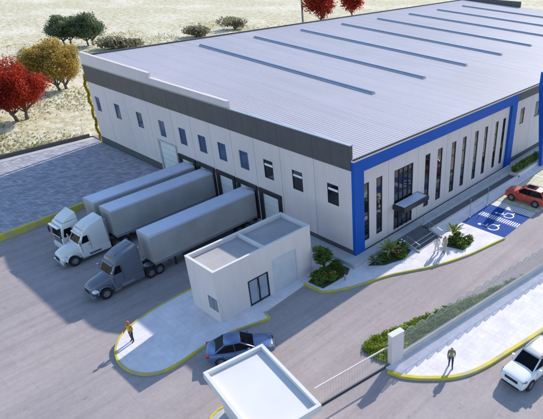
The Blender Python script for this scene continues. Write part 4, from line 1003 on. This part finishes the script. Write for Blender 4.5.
def tractor_coe(name, label, loc, rz, pmat):
    t = thing(name, label, 'truck', loc, rz)
    MB().box(-4.6, -.3, -.36, .36, .45, .72).build('chassis', 'chassis', t)
    prof = [(-.02, .55), (0, 1.55), (-.22, 2.65), (-.34, 2.85), (-1.75, 2.95), (-1.78, .6)]
    wf = lambda x, z: .97-.03*max(0, z-1.6)
    MB().side(prof, lambda x, z: -wf(x, z), wf).build('cab', pmat, t, bevel=.08, seg=3, smooth=True)
    m = MB(); m.hexa([(-.45, -.86, 2.95), (-.45, .86, 2.95), (-1.75, .9, 2.97), (-1.75, -.9, 2.97)], [(-.8, -.8, 3.15), (-.8, .8, 3.15), (-1.72, .86, 3.62), (-1.72, -.86, 3.62)]); m.build('air_deflector', pmat, t, bevel=.05)
    n_ = Vector((.98, 0, .2))*.012; q = [(-.01, -.84, 1.62), (-.01, .84, 1.62), (-.185, .80, 2.48), (-.185, -.80, 2.48)]
    m = MB(); m.hexa([tuple(Vector(p)-n_*2) for p in q], [tuple(Vector(p)+n_) for p in q]); m.build('windscreen', 'glass_car', t)
    m = MB(); m.box(-.15, .14, -.85, .85, 2.52, 2.66); m.build('sun_visor', pmat, t, bevel=.03)
    g = MB().box(-.02, .03, -.7, .7, .95, 1.5).build('grille', 'frame', t, bevel=.02)
    for k in range(4): MB().box(.03, .05, -.66, .66, 1.0+k*.12, 1.05+k*.12).build('grille_bar', 'steel', g)
    MB().box(-.25, .10, -.97, .97, .30, .82).build('bumper', pmat, t, bevel=.06)
    for s in (-1, 1):
        MB().box(.06, .115, min(s*.55, s*.9), max(s*.55, s*.9), .5, .7).build('headlight', 'lamp', t, bevel=.02)
        m = MB(); m.add([(-.18, s*.975, 1.62), (-1.02, s*.975, 1.62), (-1.02, s*.955, 2.4), (-.36, s*.955, 2.4)], [(0, 1, 2, 3)]); m.build('side_window', 'glass_car', t)
        MB().box(-1.10, -1.085, s*.975-.006, s*.975+.006, .8, 2.5).build('door_seam', 'chassis', t)
        m = MB(); m.box(.05, .15, min(s*1.02, s*1.2), max(s*1.02, s*1.2), 1.7, 2.3); mo = m.build('mirror', 'frame', t, bevel=.02)
        MB().tube([(-.1, s*.93, 2.35), (.1, s*1.1, 2.28)], .02, 5).build('bracket', 'chassis', mo)
        wheel(t, -.95, s*.80, .47, .28, .27, s); wheel(t, -3.9, s*.72, .47, .46, .27, s)
    MB().tube([(-3.9, -.6, .47), (-3.9, .6, .47)], .09, 6).build('axle', 'chassis', t)
    return t
def trailer(label, front, rear, Ltr=11.15, patch=False):
    f = Vector(front); r = Vector(rear); d = (f-r); rz = math.atan2(d.y, d.x)
    t = thing('semi_trailer', label, 'trailer', (f.x, f.y, yard_z(f.x, f.y)), rz, 'box trailers at the docks')
    hw = .96; z0, z1 = 1.2, 3.78
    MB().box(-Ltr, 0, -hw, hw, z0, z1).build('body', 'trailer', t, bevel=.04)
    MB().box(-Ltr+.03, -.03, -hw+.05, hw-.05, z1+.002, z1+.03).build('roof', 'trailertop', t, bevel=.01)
    for s in (-1, 1):
        MB().box(-Ltr, 0, min(s*hw, s*(hw+.02)), max(s*hw, s*(hw+.02)), z0-.12, z0+.1).build('lower_rail', 'steel', t)
        MB().box(-Ltr, 0, min(s*(hw-.02), s*(hw+.012)), max(s*(hw-.02), s*(hw+.012)), z1-.12, z1+.02).build('upper_rail', 'trailertop', t)
        m = MB()
        sm = MB().box(-.011, .011, min(s*hw, s*(hw+.006)), max(s*hw, s*(hw+.006)), z0+.1, z1-.12).mesh('panel_seam', 'trailer')
        for k in range(1, 9): inst(sm, 'panel_seam', t, (-Ltr*k/9, 0, 0))
        MB().box(-.02, .012, min(s*(hw-.08), s*(hw+.01)), max(s*(hw-.08), s*(hw+.01)), z0, z1).build('corner_post', 'trailer', t)
        MB().box(-2.1, -1.95, min(s*.55, s*.7), max(s*.55, s*.7), .06, 1.2).build('landing_leg', 'chassis', t)
        for x in (-Ltr+1.3, -Ltr+2.25): wheel(t, x, s*.72, .46, .46, .27, s)
        MB().box(-Ltr+3.0, -2.6, min(s*(hw-.06), s*(hw-.02)), max(s*(hw-.06), s*(hw-.02)), .62, 1.08).build('side_guard', 'chassis', t)
        MB().box(-Ltr-.03, -Ltr-.002, min(s*.02, s*(hw-.03)), max(s*.02, s*(hw-.03)), z0+.05, z1-.06).build('rear_door', 'trailer', t)
        MB().box(-Ltr-.03, -Ltr+.1, min(s*.7, s*.9), max(s*.7, s*.9), .85, .97).build('tail_light', 'taillamp', t)
    MB().box(-Ltr, -.5, -.4, .4, .9, 1.195).build('chassis', 'chassis', t)
    MB().box(-Ltr+.05, -Ltr+.15, -.85, .85, .5, .6).build('underride_bar', 'steel', t)
    for x in (-Ltr+1.3, -Ltr+2.25): MB().tube([(x, -.6, .46), (x, .6, .46)], .09, 6).build('axle', 'chassis', t)
    if patch: MB().box(-1.35, -.15, .12, hw-.1, z1+.032, z1+.05).build('sunlit_patch', 'roofwhite', t)  # patch of sunlight on the trailer roof, put in as a thin white sheet
    return t
trailer('farthest of three grey box trailers, behind the white flat-fronted truck', (-11.55, 22.85), (-.5, 23.6))
trailer('middle grey box trailer behind the white bonneted truck', (-11.38, 19.92), (-.5, 20.55))
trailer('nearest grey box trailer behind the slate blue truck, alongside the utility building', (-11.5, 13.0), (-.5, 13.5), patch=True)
r180 = math.pi
tractor_coe('truck', 'white flat-fronted truck, partly hidden behind the white bonneted one', (-15.0, 22.55, yard_z(-14, 22.5)), r180+math.radians(3), 'p_truckwhite')
tractor_conv('truck', 'white bonneted sleeper truck parked in the middle', (-16.25, 19.82, yard_z(-14, 19.8)), r180+math.radians(2), 'p_truckwhite')
tractor_conv('truck', 'slate blue bonneted sleeper truck nearest the island', (-16.75, 12.95, yard_z(-14, 13)), r180+math.radians(1.5), 'p_truckblue')

# ================================================================== PEOPLE
def person(label, loc, rz, H, pose, outfit):
    """pose: dict of joint offsets; faces +x"""
    t = thing('person', label, 'person', loc, rz)
    k = H/1.75
    J = {'pelvis': (0, 0, .95), 'waist': (0, 0, 1.08), 'chest': (.01, 0, 1.30), 'neck0': (0, 0, 1.46), 'neck1': (.015, 0, 1.53), 'headlow': (.03, 0, 1.60), 'headtop': (.015, 0, 1.71)}
    Rr = {'pelvis': (.15, .115), 'waist': (.135, .10), 'chest': (.165, .115), 'neck0': (.09, .075), 'neck1': (.055, .055), 'headlow': (.078, .088), 'headtop': (.07, .085)}
    E_ = [('pelvis', 'waist'), ('waist', 'chest'), ('chest', 'neck0'), ('neck0', 'neck1'), ('neck1', 'headlow'), ('headlow', 'headtop')]
    for s, nme in ((1, 'l'), (-1, 'r')):
        sw = pose.get('step', .0)*s; fwd, out, bend = pose.get('arm_'+nme, (0.03, .08, .05))
        J['hip'+nme] = (0, s*.095, .90); J['knee'+nme] = (sw*.55+.02, s*.105, .50); J['ankle'+nme] = (sw-.02, s*.11, .09); J['toe'+nme] = (sw+.16, s*.125, .035)
        J['sh'+nme] = (0, s*.195, 1.42); J['el'+nme] = (fwd*.4-.03, s*(.215+out*.6), 1.14); J['wr'+nme] = (fwd*.4-.03+bend+fwd*.4, s*(.215+out*.5), .92+max(0, bend)*.6); J['palm'+nme] = (J['wr'+nme][0]+.02+bend*.25, J['wr'+nme][1], J['wr'+nme][2]-.075+bend*.15)
        Rr['hip'+nme] = (.095, .095); Rr['knee'+nme] = (.062, .062); Rr['ankle'+nme] = (.045, .045); Rr['toe'+nme] = (.038, .032)
        Rr['sh'+nme] = (.062, .062); Rr['el'+nme] = (.043, .043); Rr['wr'+nme] = (.030, .028); Rr['palm'+nme] = (.022, .036)
        E_ += [('pelvis', 'hip'+nme), ('hip'+nme, 'knee'+nme), ('knee'+nme, 'ankle'+nme), ('ankle'+nme, 'toe'+nme), ('neck0', 'sh'+nme), ('sh'+nme, 'el'+nme), ('el'+nme, 'wr'+nme), ('wr'+nme, 'palm'+nme)]
    names = list(J); me = bpy.data.meshes.new('body')
    me.from_pydata([tuple(c*k*1.0 for c in J[q]) for q in names], [(names.index(a_), names.index(b_)) for a_, b_ in E_], [])
    o = bpy.data.objects.new('body', me); COL.objects.link(o)
    sk = o.modifiers.new('skin', 'SKIN'); sk.use_smooth_shade = True
    for i, q in enumerate(names): me.skin_vertices[0].data[i].radius = tuple(v*k for v in Rr[q])
    me.skin_vertices[0].data[0].use_root = True
    sb = o.modifiers.new('sub', 'SUBSURF'); sb.levels = sb.render_levels = 2
    dg = bpy.context.evaluated_depsgraph_get(); ev = bpy.data.meshes.new_from_object(o.evaluated_get(dg))
    bpy.data.objects.remove(o)
    V = [tuple(v.co) for v in ev.vertices]; Nn = [v.normal.copy() for v in ev.vertices]; F = [tuple(p.vertices) for p in ev.polygons]
    def obj(name, verts, faces, mat, par=t):
        q = bpy.data.meshes.new(name); q.from_pydata(verts, [], faces); q.materials.append(M[mat]); q.polygons.foreach_set('use_smooth', [True]*len(q.polygons)); q.update()
        b = bpy.data.objects.new(name, q); COL.objects.link(b); b.parent = par; return b
    # five fingers per hand, ears, nose appended to the one body mesh
    ex = MB()
    for s, nme in ((1, 'l'), (-1, 'r')):
        p = Vector(J['palm'+nme])*k
        for i in range(4):
            off = (-.027+.018*i)*k; L = (.070, .078, .074, .058)[i]*k
            ex.tube([p+Vector((off, 0, -.01*k)), p+Vector((off, s*.004*k, -.035*k-L*.35)), p+Vector((off+.012*k, -s*.012*k, -.035*k-L*.9))], [.0095*k, .009*k, .006*k], 5)
        ex.tube([p+Vector((.025*k, -s*.01*k, .03*k)), p+Vector((.05*k, -s*.02*k, -.005*k)), p+Vector((.055*k, -s*.022*k, -.04*k))], [.011*k, .010*k, .007*k], 5)
        ex.tube([Vector((.02, s*.082, 1.63))*k, Vector((.015, s*.098, 1.655))*k], [.022*k, .014*k], 6)
    ex.tube([Vector((.105, 0, 1.655))*k, Vector((.135, 0, 1.625))*k], [.010*k, .018*k], 6)
    n0 = len(V)
    body = obj('body', V+ex.v, F+[tuple(i+n0 for i in f) for f in ex.f], 'skin')
    body.data.materials.append(M['hair'])
    def shell(name, cond, mat, off):
        fs = [f for f in F if cond([V[i] for i in f])]
        used = sorted({i for f in fs for i in f}); mp_ = {q: i for i, q in enumerate(used)}
        vs = [tuple(Vector(V[i])+Nn[i]*off*k) for i in used]
        return obj(name, vs, [tuple(mp_[i] for i in f) for f in fs], mat)
    def mean(vs): return tuple(sum(v[i] for v in vs)/len(vs)/k for i in range(3))
    def is_arm(c): return abs(c[1]) > .195 and c[2] > .8
    shell('trousers', lambda vs: mean(vs)[2] < 1.02 and mean(vs)[2] > .10 and not is_arm(mean(vs)), outfit['legs'], .012)
    for sg in (-1, 1): shell('shoe', lambda vs: mean(vs)[2] <= .10 and mean(vs)[1]*sg > 0, outfit.get('shoes', 'c_black'), .008)
    shell('shirt', lambda vs: mean(vs)[2] > .98 and mean(vs)[2] < 1.50 and not (is_arm(mean(vs)) and mean(vs)[2] < 1.0) or (is_arm(mean(vs)) and .95 < mean(vs)[2] < 1.5), outfit['top'], .014)
    if outfit.get('vest'): shell('vest', lambda vs: 1.0 < mean(vs)[2] < 1.47 and abs(mean(vs)[1]) < .19, outfit['vest'], .026)
    shell('hair', lambda vs: mean(vs)[2] > 1.56 and (mean(vs)[2] > 1.71 or mean(vs)[0] < .035), 'hair', .01)
    if outfit.get('helmet'):
        m = MB(); m.lathe([(.118, 1.68), (.125, 1.69), (.112, 1.72), (.095, 1.78), (.05, 1.82), (0, 1.83)], (.015, 0, 0), 'z', 16); m.box(.09, .17, -.07, .07, 1.675, 1.69)
        obj('helmet', [tuple(Vector(v)*k) for v in m.v], m.f, outfit['helmet'])
    # eyes and mouth
    m = MB()
    for s in (-1, 1): m.lathe([(0, -.012), (.011, 0), (0, .012)], (.098, s*.032, 1.662), 'x', 6)
    m.box(.100, .106, -.022, .022, 1.592, 1.600)
    obj('face_features', [tuple(Vector(v)*k) for v in m.v], m.f, 'hair')
    return t
pi_ = P(133, 341, .12)
person('worker in orange helmet and yellow vest on the island tip', pi_, math.radians(200), 1.78, {'step': .05, 'arm_l': (.1, .1, .18), 'arm_r': (.1, .1, .2)}, dict(legs='c_navy', top='c_orange', vest='c_hivis', helmet='helmet'))
person('person in grey jacket with yellow vest on the street pavement', P(450.5, 366.5, .12), math.radians(215), 1.72, {'step': .16, 'arm_l': (-.1, .05, .02), 'arm_r': (.15, .05, .06)}, dict(legs='c_navy', top='c_grey', vest='c_olive'))
person('person in pale clothes at the foot of the stairs', P(436.5, 253, .12), math.radians(60), 1.78, {'step': .12, 'arm_l': (.1, .05, .05), 'arm_r': (-.08, .05, .03)}, dict(legs='c_pale', top='c_pale'))
person('person in cream top with dark hair next to the square bed', P(444.5, 252.5, .12), math.radians(170), 1.80, {'step': .06, 'arm_l': (.05, .06, .1), 'arm_r': (.05, .05, .04)}, dict(legs='c_cream', top='c_cream'))
